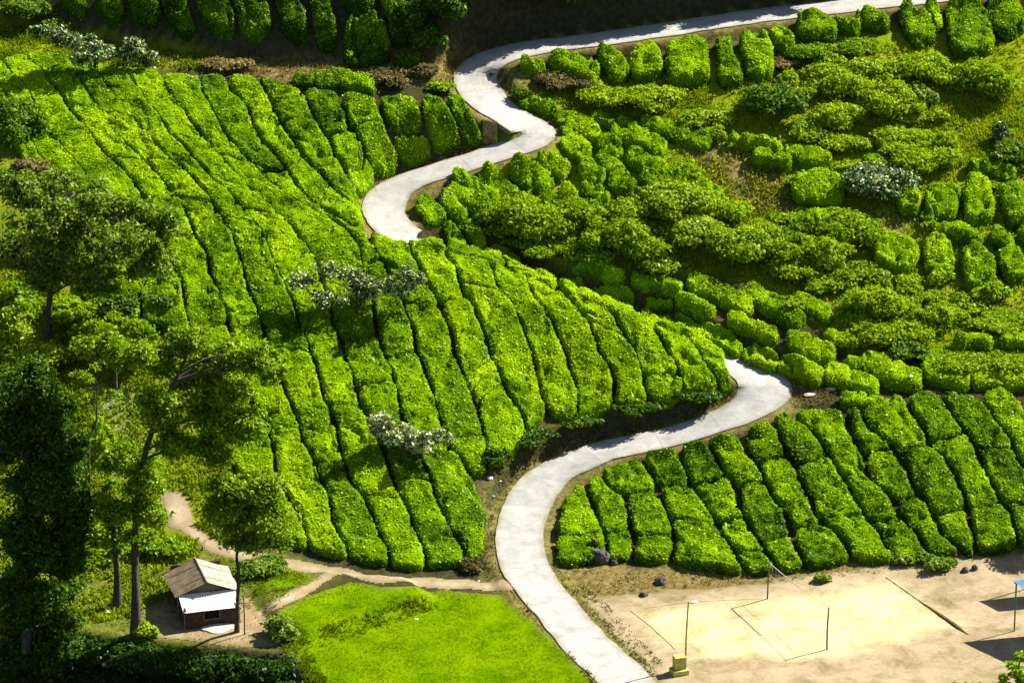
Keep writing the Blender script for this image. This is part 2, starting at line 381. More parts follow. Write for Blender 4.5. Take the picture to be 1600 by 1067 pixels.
def ground_mat():
    m, nt, out = newmat('ground')
    n1 = noise(nt, .55, 5, .6); n2 = noise(nt, 3.2, 5, .65); n3 = noise(nt, 14, 3, .6)
    base = ramp(nt, n2, [(.3, (.022, .022, .010)), (.6, (.050, .048, .020)), (.8, (.075, .080, .022))])
    hill = ramp(nt, mathn(nt, 'ADD', mathn(nt, 'MULTIPLY', n1, .5), mathn(nt, 'MULTIPLY', n2, .5)), [(.3, (.080, .115, .004)), (.5, (.165, .215, .006)), (.7, (.26, .265, .025))])
    tan = ramp(nt, n2, [(.3, (.075, .058, .020)), (.5, (.17, .125, .042)), (.72, (.27, .205, .085))])
    och = ramp(nt, n2, [(.3, (.10, .105, .012)), (.7, (.22, .20, .022))])
    bri = ramp(nt, n2, [(.3, (.055, .115, .006)), (.7, (.125, .22, .010))])
    yard = ramp(nt, n2, [(.3, (.060, .085, .012)), (.55, (.115, .130, .022)), (.75, (.21, .165, .06))])
    ver = ramp(nt, mathn(nt, 'ADD', mathn(nt, 'MULTIPLY', n1, .4), mathn(nt, 'MULTIPLY', n2, .6)), [(.34, (.045, .045, .015)), (.5, (.125, .110, .030)), (.66, (.24, .19, .075))])
    pale = ramp(nt, n2, [(.3, (.10, .14, .03)), (.55, (.22, .26, .08)), (.75, (.42, .40, .20))])
    c = base
    for a, col in (('hill', hill), ('yard', yard), ('bright', bri), ('ochre', och), ('tan', tan), ('verge', ver), ('pale', pale)):
        c = mixc(nt, attr(nt, a), c, col)
    bsdf(nt, out, c, .95, .0, bump(nt, mathn(nt, 'ADD', n2, mathn(nt, 'MULTIPLY', n3, .5)), .7, .10)); return m
ni, nj = TX.shape
ii = (np.arange(ni-1)[:, None]*nj+np.arange(nj-1)[None]).ravel()
me = raw_mesh('ground', np.stack([TX, TY, TZ], -1).reshape(-1, 3), np.stack([ii, ii+nj, ii+nj+1, ii+1], -1), ground_mat(), smooth_n=len(ii),
    attrs=dict(hill=np.maximum.reduce([Z_HILL, Z_LEFT*.8, Z_STRIP]).ravel(), tan=Z_TAN.ravel(), ochre=Z_OCH.ravel(), bright=Z_BRIGHT.ravel(), yard=Z_YARD.ravel(), verge=verge.ravel(), pale=Z_PALE.ravel()))
props(link('ground', me), 'dark earth and rough grass of the terraced hillside', kind='structure')

# ------------------------------------------------------------------ concrete road, cast slab by slab
def road_mat():
    m, nt, out = newmat('concrete_road')
    oi = nt.nodes.new('ShaderNodeObjectInfo')
    n1 = noise(nt, .9, 6, .72, dist=.5); n2 = noise(nt, 11, 4, .7); n3 = noise(nt, .28, 2)
    c = ramp(nt, mathn(nt, 'ADD', mathn(nt, 'MULTIPLY', n1, .65), mathn(nt, 'MULTIPLY', n2, .35)), [(.28, (.16, .15, .125)), (.40, (.25, .245, .225)), (.52, (.315, .31, .29)), (.62, (.375, .37, .35))])
    c = mixc(nt, mathn(nt, 'MULTIPLY', attr(nt, 'dirt'), ramp(nt, n1, [(.3, (1, 1, 1)), (.7, (.15, .15, .15))])), c, (.20, .155, .08))
    v = ramp(nt, oi.outputs['Random'], [(0, (.95, .95, .95)), (1, (1.03, 1.02, 1.01))])
    c = mixc(nt, 1.0, c, v, 'MULTIPLY')
    bsdf(nt, out, c, .85, .25, bump(nt, n2, .25, .02)); return m
M_ROAD = road_mat()
M_JOINT = flat_mat('road_bed', (.10, .09, .06), (.20, .18, .14), 8)
tg = unit(np.gradient(RL[:, :2], axis=0)); nr = np.stack([tg[:, 1], -tg[:, 0]], -1)
s_ = np.r_[0, np.cumsum(np.linalg.norm(np.diff(RL[:, :2], axis=0), axis=1))]
def strip(i0, i1, dz, thick, trim=0.0, grow=0.0):
    k = np.arange(i0, i1+1); P = RL[k].copy(); n_ = nr[k]
    if trim: P[0, :3] += unit(P[1, :3]-P[0, :3])*trim; P[-1, :3] -= unit(P[-1, :3]-P[-2, :3])*trim
    A_ = np.linspace(-1, 1, 9); e = P[:, 3]+grow
    el = e+.16*fbm(np.c_[P[:, :2], 0*k], .9, 3, 3); er = e+.16*fbm(np.c_[P[:, :2]+90, 0*k], .9, 3, 4)
    off = np.where(A_[None] < 0, A_[None]*el[:, None], A_[None]*er[:, None])
    V = np.concatenate([P[:, None, :2]+n_[:, None]*off[..., None], (P[:, 2:3]+dz+0*off+.015*fbm(np.stack([P[:, None, 0]+off, P[:, None, 1]+off*.3, 0*off], -1), 1.2, 2, 8))[..., None]], -1)
    lo = V.copy(); lo[..., 2] -= thick
    m_ = 9; n = len(k); i = (np.arange(n-1)[:, None]*m_+np.arange(m_-1)[None]).ravel()
    top = np.stack([i, i+1, i+m_+1, i+m_], -1); base = n*m_
    sd_ = []
    for r in range(n-1):
        a, b = r*m_, (r+1)*m_; sd_.append((a, b, b+base, a+base)); a, b = r*m_+m_-1, (r+1)*m_+m_-1; sd_.append((b, a, a+base, b+base))
    for c in range(m_-1):
        sd_.append((c+1, c, c+base, c+1+base)); a = (n-1)*m_+c; sd_.append((a, a+1, a+1+base, a+base))
    dirt = np.tile(np.clip((np.abs(A_)-.72)/.28, 0, 1), n)
    return np.vstack([V.reshape(-1, 3), lo.reshape(-1, 3)]), np.vstack([top, sd_]), np.r_[dirt, dirt], len(top)
V, Q, d_, nt_ = strip(0, len(RL)-1, -.012, .25, 0, .03)
road = props(link('road', raw_mesh('road', V, Q, M_JOINT)), 'pale concrete road winding up through the tea hills', kind='structure')
cuts = [0]
while cuts[-1] < len(RL)-8: cuts.append(min(len(RL)-1, cuts[-1]+int(rng.integers(8, 11))))
for a, b in zip(cuts[:-1], cuts[1:]):
    V, Q, d_, nt_ = strip(a, b, .012, .12, .006)
    link('slab', raw_mesh('slab', V, Q, M_ROAD, attrs=dict(dirt=d_)), road)

# ------------------------------------------------------------------ sheets of lawn, court and track lying on the ground
def sheet(name, poly, mat, label, lift=.03, step=.14, rag=.25, line=None, hw=None, inner=None):
    if line is not None:
        Lw = hit(*A(line).T)[:, :2]; Lw = resample(Lw, 60)
        lo, hi = Lw.min(0)-2, Lw.max(0)+2
    else:
        Pw = on_z(A(poly)[:, 0], A(poly)[:, 1], 0)[:, :2]; Pw = hit(*A(poly).T)[:, :2] if line is None and rag else Pw
        lo, hi = Pw.min(0)-.5, Pw.max(0)+.5
    X, Y = np.meshgrid(np.arange(lo[0], hi[0], step), np.arange(lo[1], hi[1], step), indexing='ij')
    if line is not None: d = polydist(X, Y, Lw)[0]-hw
    else: d = sdf(X, Y, Pw)
    d = d + rag*fbm(P3(X, Y), 1.1, 4, 41)
    n, m = X.shape; ok = d < 0
    i = (np.arange(n-1)[:, None]*m+np.arange(m-1)[None])
    keep = ok[:-1, :-1] & ok[1:, :-1] & ok[1:, 1:] & ok[:-1, 1:]
    q = i[keep]; Q = np.stack([q, q+m, q+m+1, q+1], -1)
    used = np.unique(Q); mp = np.zeros(n*m, int); mp[used] = np.arange(len(used))
    zz = T(X, Y)+lift*smooth(-d/.35)+.006
    V = np.stack([X, Y, zz], -1).reshape(-1, 3)[used]
    at = dict(edge=np.clip(1+d/.7, 0, 1).ravel()[used])
    if inner is not None:
        Iw = hit(*A(inner).T)[:, :2]; at['inner'] = smooth(.5-(sdf(X, Y, Iw)+.9*fbm(P3(X, Y), .5, 4, 47))/2.4).ravel()[used]
    return props(link(name, raw_mesh(name, V, mp[Q], mat, smooth_n=len(Q), attrs=at)), label, kind='structure')
def lawn_mat():
    m, nt, out = newmat('lawn'); n1 = noise(nt, .5, 4, .6); n2 = noise(nt, 4.5, 5, .7); n3 = noise(nt, 26, 3, .7)
    f = mathn(nt, 'ADD', mathn(nt, 'MULTIPLY', n1, .45), mathn(nt, 'ADD', mathn(nt, 'MULTIPLY', n2, .35), mathn(nt, 'MULTIPLY', n3, .2)))
    c = ramp(nt, f, [(.38, (.028, .065, .001)), (.45, (.070, .140, .0005)), (.54, (.112, .190, .0005)), (.62, (.140, .210, .001)), (.70, (.19, .20, .02))])
    c = mixc(nt, mathn(nt, 'MULTIPLY', attr(nt, 'edge'), .75), c, (.12, .11, .025))
    bsdf(nt, out, c, .95, .0, bump(nt, mathn(nt, 'ADD', n2, n3), .4, .05)); return m
def dirt_mat(name, a, b, c_, edge):
    m, nt, out = newmat(name); n1 = noise(nt, .8, 5, .6); n2 = noise(nt, 7, 5, .7)
    c = ramp(nt, mathn(nt, 'ADD', mathn(nt, 'MULTIPLY', n1, .6), mathn(nt, 'MULTIPLY', n2, .4)), [(.3, a), (.5, b), (.68, c_)])
    c = mixc(nt, mathn(nt, 'MULTIPLY', attr(nt, 'edge'), .8), c, edge)
    bsdf(nt, out, c, .95, .1, bump(nt, n2, .5, .03)); return m
def court_mat():
    m, nt, out = newmat('court_dirt'); n1 = noise(nt, .5, 5, .62, dist=.6); n2 = noise(nt, 4, 6, .7); n0 = noise(nt, 22, 3, .7)
    f = mathn(nt, 'ADD', mathn(nt, 'MULTIPLY', n1, .6), mathn(nt, 'ADD', mathn(nt, 'MULTIPLY', n2, .28), mathn(nt, 'MULTIPLY', n0, .12)))
    out_c = ramp(nt, f, [(.34, (.10, .09, .03)), (.43, (.20, .155, .08)), (.56, (.31, .24, .145)), (.7, (.37, .29, .18))])
    in_c = ramp(nt, f, [(.34, (.26, .205, .10)), (.46, (.40, .33, .17)), (.56, (.48, .41, .235)), (.66, (.53, .47, .30))])
    c = mixc(nt, attr(nt, 'inner'), out_c, in_c)
    c = mixc(nt, mathn(nt, 'MULTIPLY', attr(nt, 'edge'), .8), c, (.11, .10, .03))
    bsdf(nt, out, c, .95, .1, bump(nt, mathn(nt, 'ADD', n2, n0), .5, .04)); return m
sheet('lawn', [(545,907),(600,916),(690,922),(785,925),(835,968),(890,1020),(945,1078),(990,1120),(500,1120),(486,1067),(440,1010),(422,968),(478,930)], lawn_mat(), 'bright green lawn between the dirt track and the road')
sheet('grass_patch', [(375,885),(430,888),(505,903),(470,918),(400,934),(385,915)], bpy.data.materials['lawn'], 'small triangle of grass between the forking dirt tracks', rag=.15)
M_TRACK = dirt_mat('track_dirt', (.20, .145, .08), (.32, .24, .15), (.44, .36, .26), (.15, .12, .05))
sheet('dirt_path', None, M_TRACK, 'sandy dirt track from the road past the hut', line=[(800,916),(740,914),(660,911),(600,905),(530,894),(430,879),(350,862),(300,832),(278,800),(268,775)], hw=.62, rag=.3)
sheet('bare_patch', [(250,775),(275,765),(298,785),(300,815),(290,835),(262,825),(252,800)], M_TRACK, 'pale patch of bare earth at the upper end of the track', rag=.25, lift=.05)
sheet('hut_path', None, M_TRACK, 'short dirt path leading down to the hut', line=[(535,896),(500,907),(470,925),(430,945),(400,962)], hw=.55, rag=.3, lift=.037)
sheet('hut_yard', [(215,955),(250,935),(300,930),(392,930),(405,955),(440,985),(452,1008),(380,1014),(300,1005),(240,995)], dirt_mat('yard_dirt', (.12, .09, .04), (.23, .17, .09), (.32, .25, .15), (.14, .12, .04)), 'bare brown yard around the hut', rag=.3, lift=.044)
sheet('sports_court', [(905,925),(960,930),(1030,922),(1110,918),(1190,908),(1290,893),(1400,880),(1500,868),(1660,860),(1760,1000),(1760,1110),(1050,1110),(1010,1060),(950,985)], court_mat(), 'dusty pale volleyball court of bare earth', inner=[(1000,962),(1080,945),(1200,938),(1380,905),(1430,930),(1490,975),(1400,1000),(1260,1030),(1090,1030),(1045,1000)], rag=.35)
# ------------------------------------------------------------------ tea hedges
ORD = 'first second third fourth fifth sixth seventh eighth ninth tenth eleventh twelfth thirteenth fourteenth fifteenth sixteenth seventeenth eighteenth nineteenth twentieth twenty-first twenty-second twenty-third twenty-fourth'.split(); ORD0 = ORD
DENS = 88.0
def hedge(Lw, Rw, Hh, label, group, gap=.2, tint0=.5, endr=.5, rnd=.21, closed=False, leaf=.155, mats=None, dens=1.0, cutd=(1., 1.)):
    """clipped tea hedge between two ground lines (world xy)"""
    n = max(5, int(np.linalg.norm(np.diff((Lw+Rw)/2, axis=0), axis=1).sum()/.18)+1)
    Lw, Rw = resample(Lw, n), resample(Rw, n); w_ = np.linalg.norm(Rw-Lw, axis=1)
    mid = (Lw+Rw)/2; half = (Rw-Lw)/2
    sl = np.r_[0, np.cumsum(np.linalg.norm(np.diff(mid, axis=0), axis=1))]; tot = sl[-1]
    endr = min(endr, tot*.4, w_.mean()*.45)
    st = np.unique(np.r_[np.linspace(0, tot, n), np.array([.03, .08, .16, .28])*endr*2, tot-np.array([.03, .08, .16, .28])*endr*2])
    f = lambda a: np.stack([np.interp(st, sl, a[:, k]) for k in range(2)], -1)
    mid, half = f(mid), f(half); n = len(st)
    gnL, gnR = (fbm(np.c_[q_, 0*st], .42, 3, 66) for q_ in (mid-half, mid+half)); wh = np.maximum(np.linalg.norm(half, axis=1), .1)
    zb = np.clip((T(mid[:, 0], mid[:, 1])-10.5)*.05, -.3, .12); shut = lambda g_: np.where(g_+zb > .12, .15, np.where(g_+zb > .02, .6, 1.)) if closed else np.ones(n)
    sL, sR = shut(gnL), shut(gnR); fL, fR = (np.clip(1-gap*(.1+.9*s_k)*(1+.5*vnoise(np.c_[q_, 0*st]*1.3, 67))/2/wh, .4, 1) for s_k, q_ in ((sL, mid-half), (sR, mid+half)))
    de = np.minimum(st, tot-st); er_ = np.where(st < tot/2, endr*(cutd[0] > .95)+.04, endr*(cutd[1] > .95)+.04); wf = np.sqrt(np.clip(1-(1-np.clip(de/er_, 0, 1))**2.4, .0, 1))*.82+.18
    m = max(9, int(np.linalg.norm(half, axis=1).mean()*2/.16)+2)
    c = -np.cos(np.linspace(0, np.pi, m)); c = np.sign(c)*np.abs(c)**.8
    P = mid[:, None]+half[:, None]*(c[None, :, None]*(wf[:, None]*np.where(c[None] < 0, fL[:, None], fR[:, None]))[..., None])
    hwid = np.linalg.norm(half, axis=1)*wf
    ds = (1-np.abs(c))[None]*hwid[:, None]
    pf = lambda d, r: np.clip(1-np.clip(1-d/r, 0, 1)**2.6, 0, 1)**(1/2.6)
    sdep = np.where(c[None] < 0, sL[:, None], sR[:, None])
    cd_ = np.where(st < tot/2, cutd[0], cutd[1])
    side = np.where(ds < 1e-6, 0, 1-sdep*(1-pf(ds, rnd))); end = np.where(de < 1e-6, 0, 1-cd_*(1-pf(de, rnd)))[:, None]
    prof = side*end
    crown = 1-.03*(c[None]**2)
    G = np.stack([P[..., 0], P[..., 1], 0*P[..., 0]], -1)
    hs = Hh*prof*crown*(1+.26*fbm(G, .7, 2, 71)+.26*fbm(G, 2.6, 2, 72))
    ck = fbm(G, .62, 2, 77); cm = smooth((fbm(G, .3, 2, 78)+.22)/.2); hs = hs*(1-.72*np.clip(1-np.abs(ck)/.055, 0, 1)*cm)*(1-.30*smooth((fbm(G, 1.5, 2, 79)-.22)/.2))
    P = P+(.10*np.stack([fbm(G, 1.1, 2, 73), fbm(G, 1.1, 2, 74)], -1)+.05*np.stack([fbm(G, 4, 2, 75), fbm(G, 4, 2, 76)], -1))
    z = T(P[..., 0], P[..., 1])-.04+hs
    V = np.concatenate([P, z[..., None]], -1)
    i = (np.arange(n-1)[:, None]*m+np.arange(m-1)[None]).ravel(); Q = np.stack([i, i+1, i+m+1, i+m], -1)
    Vf = V.reshape(-1, 3)
    a, b, cc, dd = (Vf[Q[:, k]] for k in range(4)); N = np.cross(cc-a, dd-b); ar = np.linalg.norm(N, axis=1)/2; N = unit(N)
    if N[:, 2].mean() < 0: Q = Q[:, ::-1]; N = -N; a, b, cc, dd = (Vf[Q[:, k]] for k in range(4))
    hf = (hs.ravel()[Q].mean(1))/Hh
    wgt = ar*np.clip(.25+hf*1.1, 0, 1); cnt = rng.poisson(wgt*DENS*dens); k = np.repeat(np.arange(len(Q)), cnt)
    s, t = rng.random(len(k))[:, None], rng.random(len(k))[:, None]
    Cn = (a[k]*(1-s)+b[k]*s)*(1-t)+(dd[k]*(1-s)+cc[k]*s)*t
    Nn = unit(N[k]*.9+rng.normal(size=(len(k), 3))*.42+A([0, 0, .15])); Cn = Cn+N[k]*rng.uniform(-.02, .06, (len(k), 1))
    sz = leaf*rng.uniform(.65, 1.35, len(k))
    LV, LQ = leaf_quads(Cn, Nn, sz, sz*.56)
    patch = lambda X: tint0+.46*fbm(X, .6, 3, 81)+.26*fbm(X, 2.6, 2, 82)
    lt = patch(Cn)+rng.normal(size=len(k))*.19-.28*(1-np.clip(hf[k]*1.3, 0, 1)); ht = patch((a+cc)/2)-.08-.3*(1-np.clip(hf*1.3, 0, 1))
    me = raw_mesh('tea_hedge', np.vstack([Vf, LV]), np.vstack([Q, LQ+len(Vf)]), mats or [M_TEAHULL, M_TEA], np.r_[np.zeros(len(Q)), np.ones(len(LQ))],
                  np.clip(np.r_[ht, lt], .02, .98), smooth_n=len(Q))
    return props(link('tea_hedge', me), label, 'tea hedge', group)
def hedge_px(L, R, Hh, label, group, lift=.85, t0=0., t1=1., cutgap=.03, wobble=1., cuts=(.35, .7, 1.), **kw):
    def wob(Z):
        Z = resample(Z, 60); q = np.c_[Z, 0*Z[:, 0]]; return Z+np.stack([5.5*fbm(q, 1/34., 3, 51), 3.5*fbm(q, 1/34., 3, 55)], -1)*wobble
    L, R = wob(L), wob(R)
    Lw = hit(L[:, 0], L[:, 1], Hh*lift)[:, :2]; Rw = hit(R[:, 0], R[:, 1], Hh*lift)[:, :2]
    M_ = (Lw+Rw)/2; tot = np.linalg.norm(np.diff(M_, axis=0), axis=1).sum(); g = cutgap/tot
    a, b = (t0+(g if t0 > 0 else 0)), (t1-(g if t1 < 1 else 0)); kw.setdefault('cutd', (1. if t0 == 0 else rng.choice(cuts), 1. if t1 == 1 else rng.choice(cuts))); ix = np.linspace(a, b, 56)*59
    f = lambda Z: np.stack([np.interp(ix, np.arange(60), Z[:, k]) for k in range(2)], -1)
    return hedge(f(Lw), f(Rw), Hh, label, group, **kw)
POS = {1: [''], 2: ['upper', 'lower'], 3: ['upper', 'middle', 'lower'], 4: ['top', 'upper middle', 'lower middle', 'bottom'], 5: ['top', 'second', 'middle', 'fourth', 'bottom'], 6: ['top', 'second', 'third', 'fourth', 'fifth', 'bottom']}
def field(lines, cutlist, Hh, where, group, **kw):
    for i in range(len(lines)-1):
        c = [0.]+list(cutlist.get(i, []))+[1.]; k = len(c)-1
        for j in range(k):
            lab = f'{ORD[i]} tea hedge row {where}' + (f', {POS[k][j]} piece' if k > 1 else '')
            hedge_px(lines[i], lines[i+1], Hh*rng.uniform(.93, 1.07), lab, group, t0=c[j], t1=c[j+1], tint0=kw.get('t', .56)+rng.normal()*.05, **{q: v for q, v in kw.items() if q != 't'})
# the long rows of the big slope, gap by gap from the left
SLOPE = [
 [(-60,120),(0,190),(40,250),(75,310),(100,370),(120,430),(130,480)],
 [(-35,95),(0,150),(30,190),(60,240),(100,300),(135,360),(160,430),(172,480)],
 [(0,91),(20,115),(40,135),(70,190),(110,240),(150,300),(185,350),(205,410),(218,450),(223,500)],
 [(34,81),(64,108),(91,142),(108,165),(135,196),(155,230),(206,277),(229,310),(252,360),(275,421),(287,458),(293,500),(296,520)],
 [(105,82),(130,125),(150,160),(165,182),(186,213),(209,233),(248,270),(267,294),(287,321),(299,358),(304,370),(322,390),(326,418),(341,458),(358,502),(368,549),(388,600),(398,630),(418,654),(425,691),(432,734),(452,775),(472,818),(483,852)],
 [(150,98),(165,132),(186,159),(216,189),(223,203),(250,233),(290,265),(317,297),(334,314),(345,340),(362,362),(378,407),(388,441),(402,478),(410,509),(422,546),(439,583),(452,617),(466,660),(486,708),(499,744),(516,774),(523,818),(530,835),(545,866)],
 [(189,101),(233,159),(256,192),(294,233),(310,253),(331,277),(358,297),(385,328),(407,357),(420,387),(432,415),(454,461),(466,498),(483,542),(496,580),(506,627),(526,664),(537,708),(550,751),(570,778),(584,815),(604,849),(610,880)],
 [(250,108),(270,148),(293,182),(321,216),(334,233),(358,260),(400,300),(430,325),(456,350),(479,380),(496,407),(510,450),(521,500),(533,532),(545,569),(560,607),(572,647),(590,680),(604,707),(614,751),(631,781),(645,818),(662,852),(667,882)],
 [(308,116),(324,159),(348,199),(380,240),(415,275),(450,305),(500,332),(543,352),(563,387),(577,440),(588,500),(597,549),(611,583),(621,617),(633,655),(655,710),(672,744),(685,781),(702,822),(720,849),(732,876)],
 [(356,118),(361,135),(391,165),(397,196),(418,226),(442,256),(472,304),(505,326),(540,343),(570,357),(587,387),(603,414),(625,460),(645,522),(655,552),(668,590),(682,627),(690,660),(700,685),(719,712),(736,744),(752,775),(764,808),(756,840),(752,862)]]
FULL4 = SLOPE[4]; SLOPE_A = SLOPE[:4]+[FULL4[:15]]
field(SLOPE_A, {0: [.5], 1: [.5], 2: [.3, .62], 3: [.2, .42, .7]}, .55, 'from the left on the big left slope', 'long tea rows on the big left slope', closed=True)
field([[(298,528),(318,590),(338,650),(362,715),(395,780),(425,838)], FULL4[14:]], {0: [.35, .7]}, .55, 'of the big slope behind the tall tree', 'long tea rows on the big left slope', closed=True)
ORD = ORD[4:]
field(SLOPE[4:], {0: [.12, .33, .55, .76], 1: [.2, .36, .6, .82], 2: [.15, .33, .52, .7, .87], 3: [.18, .4, .58, .66, .84], 4: [.2, .4, .62, .8]},
      .55, 'from the left on the big left slope', 'long tea rows on the big left slope', closed=True)
ORD = ORD0
NOSE = [
 [(572,357),(588,387),(604,414),(626,460),(646,522),(656,552),(669,590),(683,627),(692,660),(703,690),(720,715),(735,735)],
 [(640,374),(648,401),(665,434),(685,468),(699,502),(712,542),(722,573),(732,600),(746,633),(756,667),(764,690),(762,735)],
 [(689,387),(716,417),(722,448),(739,475),(756,509),(765,542),(780,576),(793,610),(807,637),(818,655),(822,674)],
 [(766,408),(780,448),(800,471),(817,515),(834,559),(844,593),(852,625),(856,640)],
 [(820,428),(837,465),(861,495),(878,532),(891,569),(901,606),(904,636),(905,662)],
 [(874,452),(911,485),(928,515),(938,546),(955,576),(963,606),(960,630)],
 [(955,483),(979,522),(992,552),(1006,583),(1014,615),(1016,632)],
 [(1022,508),(1050,549),(1065,583),(1067,600),(1066,618)],
 [(1078,528),(1107,569),(1122,598),(1124,612)],
 [(1100,532),(1130,560),(1143,580),(1144,600)]]
field(NOSE, {0: [.3, .85], 1: [.28, .6, .655, .72], 2: [.2], 4: [.88], 5: [.30], 6: [.7]},
      .6, 'from the left on the rounded nose', 'tea rows on the rounded nose', t=.64, gap=.22, closed=True)
UPPER = [
 [(398,116),(418,142),(439,182),(459,216),(472,246),(499,273),(535,305),(566,332)],
 [(469,136),(493,182),(516,216),(531,253),(548,278),(560,300)],
 [(528,142),(543,189),(564,219),(580,250),(587,262)],
 [(584,150),(604,189),(614,216),(628,243),(630,252)],
 [(651,150),(665,189),(672,219),(680,232)],
 [(693,148),(712,189),(725,210),(732,218)],
 [(719,146),(740,170),(756,190),(764,206)]]
field([SLOPE[-1][:10]]+UPPER[:1], {0: [.25, .5, .75]}, .68, 'down the slope edge to the upper road bend', 'tea rows above the upper road bend', t=.55)
field(UPPER, {0: [.3, .65], 1: [.45, .8], 2: [.4], 3: [.5], 4: []},   .78, 'from the left above the upper road bend', 'tea rows above the upper road bend', t=.54, gap=.24, cuts=(.6, 1.), cutgap=.06)
LOWER = [
 [(897,757),(880,782),(870,810),(866,840),(867,875)],
 [(914,757),(924,775),(934,805),(945,835),(946,868)],
 [(932,730),(955,754),(975,775),(982,805),(992,839),(990,868)],
 [(1000,706),(1023,744),(1033,768),(1046,801),(1056,839),(1046,872)],
 [(1058,692),(1068,727),(1080,758),(1097,778),(1111,802),(1127,832),(1146,858),(1168,890)],
 [(1096,681),(1117,705),(1138,741),(1155,768),(1161,795),(1175,822),(1195,859),(1219,886)],
 [(1158,672),(1172,707),(1192,741),(1205,771),(1225,795),(1232,822),(1246,852),(1258,880)],
 [(1200,652),(1220,674),(1226,701),(1249,741),(1269,771),(1276,805),(1310,835),(1332,868)],
 [(1231,640),(1266,664),(1283,691),(1298,714),(1320,744),(1340,781),(1364,818),(1387,849),(1398,872)],
 [(1316,636),(1330,674),(1350,704),(1360,741),(1391,775),(1414,812),(1435,832),(1455,862)],
 [(1340,636),(1364,671),(1391,691),(1405,712),(1432,755),(1452,795),(1470,830),(1505,858)],
 [(1414,617),(1424,637),(1445,664),(1455,698),(1478,715),(1495,744),(1509,781),(1519,818),(1524,860)],
 [(1462,608),(1492,644),(1512,671),(1528,710),(1549,751),(1573,788),(1586,820),(1592,850)],
 [(1529,616),(1553,647),(1580,684),(1593,708),(1612,745),(1630,790),(1650,845)],
 [(1570,598),(1600,628),(1630,670),(1660,720),(1690,780),(1710,840)]]
field(LOWER, {0: [.68], 1: [.72], 2: [.36, .8], 3: [.3, .62], 4: [.3, .6, .85], 5: [.38, .78], 6: [.25, .75], 7: [.35, .7], 8: [.45, .75], 9: [.3, .6], 10: [.33, .74], 11: [.3, .75], 12: [.4, .76], 13: [.5]},
      .62, 'from the road bend in the lower right field', 'tea rows in the lower right field', t=.40, gap=.30, cuts=(.7, 1.), cutgap=.08)
# single clipped hedges: centre line, half widths (pixels), words
def blob(line, hw, Hh, label, group, **kw):
    c = resample(catmull(line, 5), 14); t = unit(np.gradient(c, axis=0)); n_ = np.stack([-t[:, 1], t[:, 0]], -1)
    hw = np.interp(np.linspace(0, 1, 14), np.linspace(0, 1, len(np.atleast_1d(hw))), np.atleast_1d(hw))[:, None]
    kw = dict(dict(rnd=.32, endr=.75, gap=.2), **kw); hedge_px(c-n_*hw, c+n_*hw, Hh, label, group, **kw)
G_R = 'tea hedges along the ridge and behind it'
BACKLINE = [([(1078,529),(1104,539),(1132,556)], 8), ([(700,386),(740,394),(790,409)], 8), ([(794,409),(830,424),(870,441)], 8), ([(640,377),(668,380),(698,386)], 6)]
for (l, h), t in zip(BACKLINE, ('last narrow tea hedge at the tip of the spur above the hairpin', 'upper narrow tea hedge along the ridge crest beside the road end', 'lower narrow tea hedge along the ridge crest above the hollow', 'short thin tea hedge where the road slips behind the slope')): blob(l, h, .7, t, G_R, tint0=.64, gap=.06)
RIDGE = [([(872,442),(930,462),(992,484)], 9), ([(996,484),(1055,505),(1108,528)], 10), ([(1052,486),(1105,512),(1160,542)], 13), ([(1162,536),(1190,548),(1216,561)], 18),
 ([(1214,556),(1250,568),(1288,585)], 17), ([(1288,574),(1330,586),(1374,602)], 16), ([(1345,558),(1390,575),(1440,592)], 19), ([(1438,566),(1480,578),(1516,590)], 18),
 ([(1512,578),(1560,583),(1625,584)], 18), ([(1312,617),(1360,620),(1414,626)], 11)]
for i, (l, h) in enumerate(RIDGE):
    blob(l, h, .66, f'{ORD[i]} hedge of the single tea line from ridge top down past the hairpin', G_R, tint0=.68)
BACK = [([(868,428),(890,430),(912,436)], 11), ([(893,412),(930,416),(976,430)], 12), ([(918,440),(950,447),(990,458)], 14), ([(986,432),(1025,434),(1068,446)], 15), ([(1008,465),(1030,468),(1052,470)], 12),
 ([(1056,466),(1085,472),(1118,484)], 15), ([(1074,428),(1120,448),(1180,480)], 15), ([(1096,500),(1120,508),(1150,522)], 11), ([(1136,490),(1175,505),(1216,522)], 13), ([(1160,448),(1205,466),(1256,500)], 18),
 ([(1240,460),(1268,472),(1302,490)], 13), ([(1228,524),(1265,536),(1306,552)], 17), ([(1288,516),(1310,522),(1338,534)], 11), ([(1320,560),(1345,566),(1365,570)], 8), ([(756,376),(780,384),(812,404)], 14)]
for i, (l, h) in enumerate(BACK):
    blob(l, h, .66, f'{ORD[i]} low tea hedge in the hollow behind the ridge, counted rightwards' if i < 14 else 'lone olive tea hedge wedged behind the ridge beneath the leafy scrub', G_R, tint0=.62)
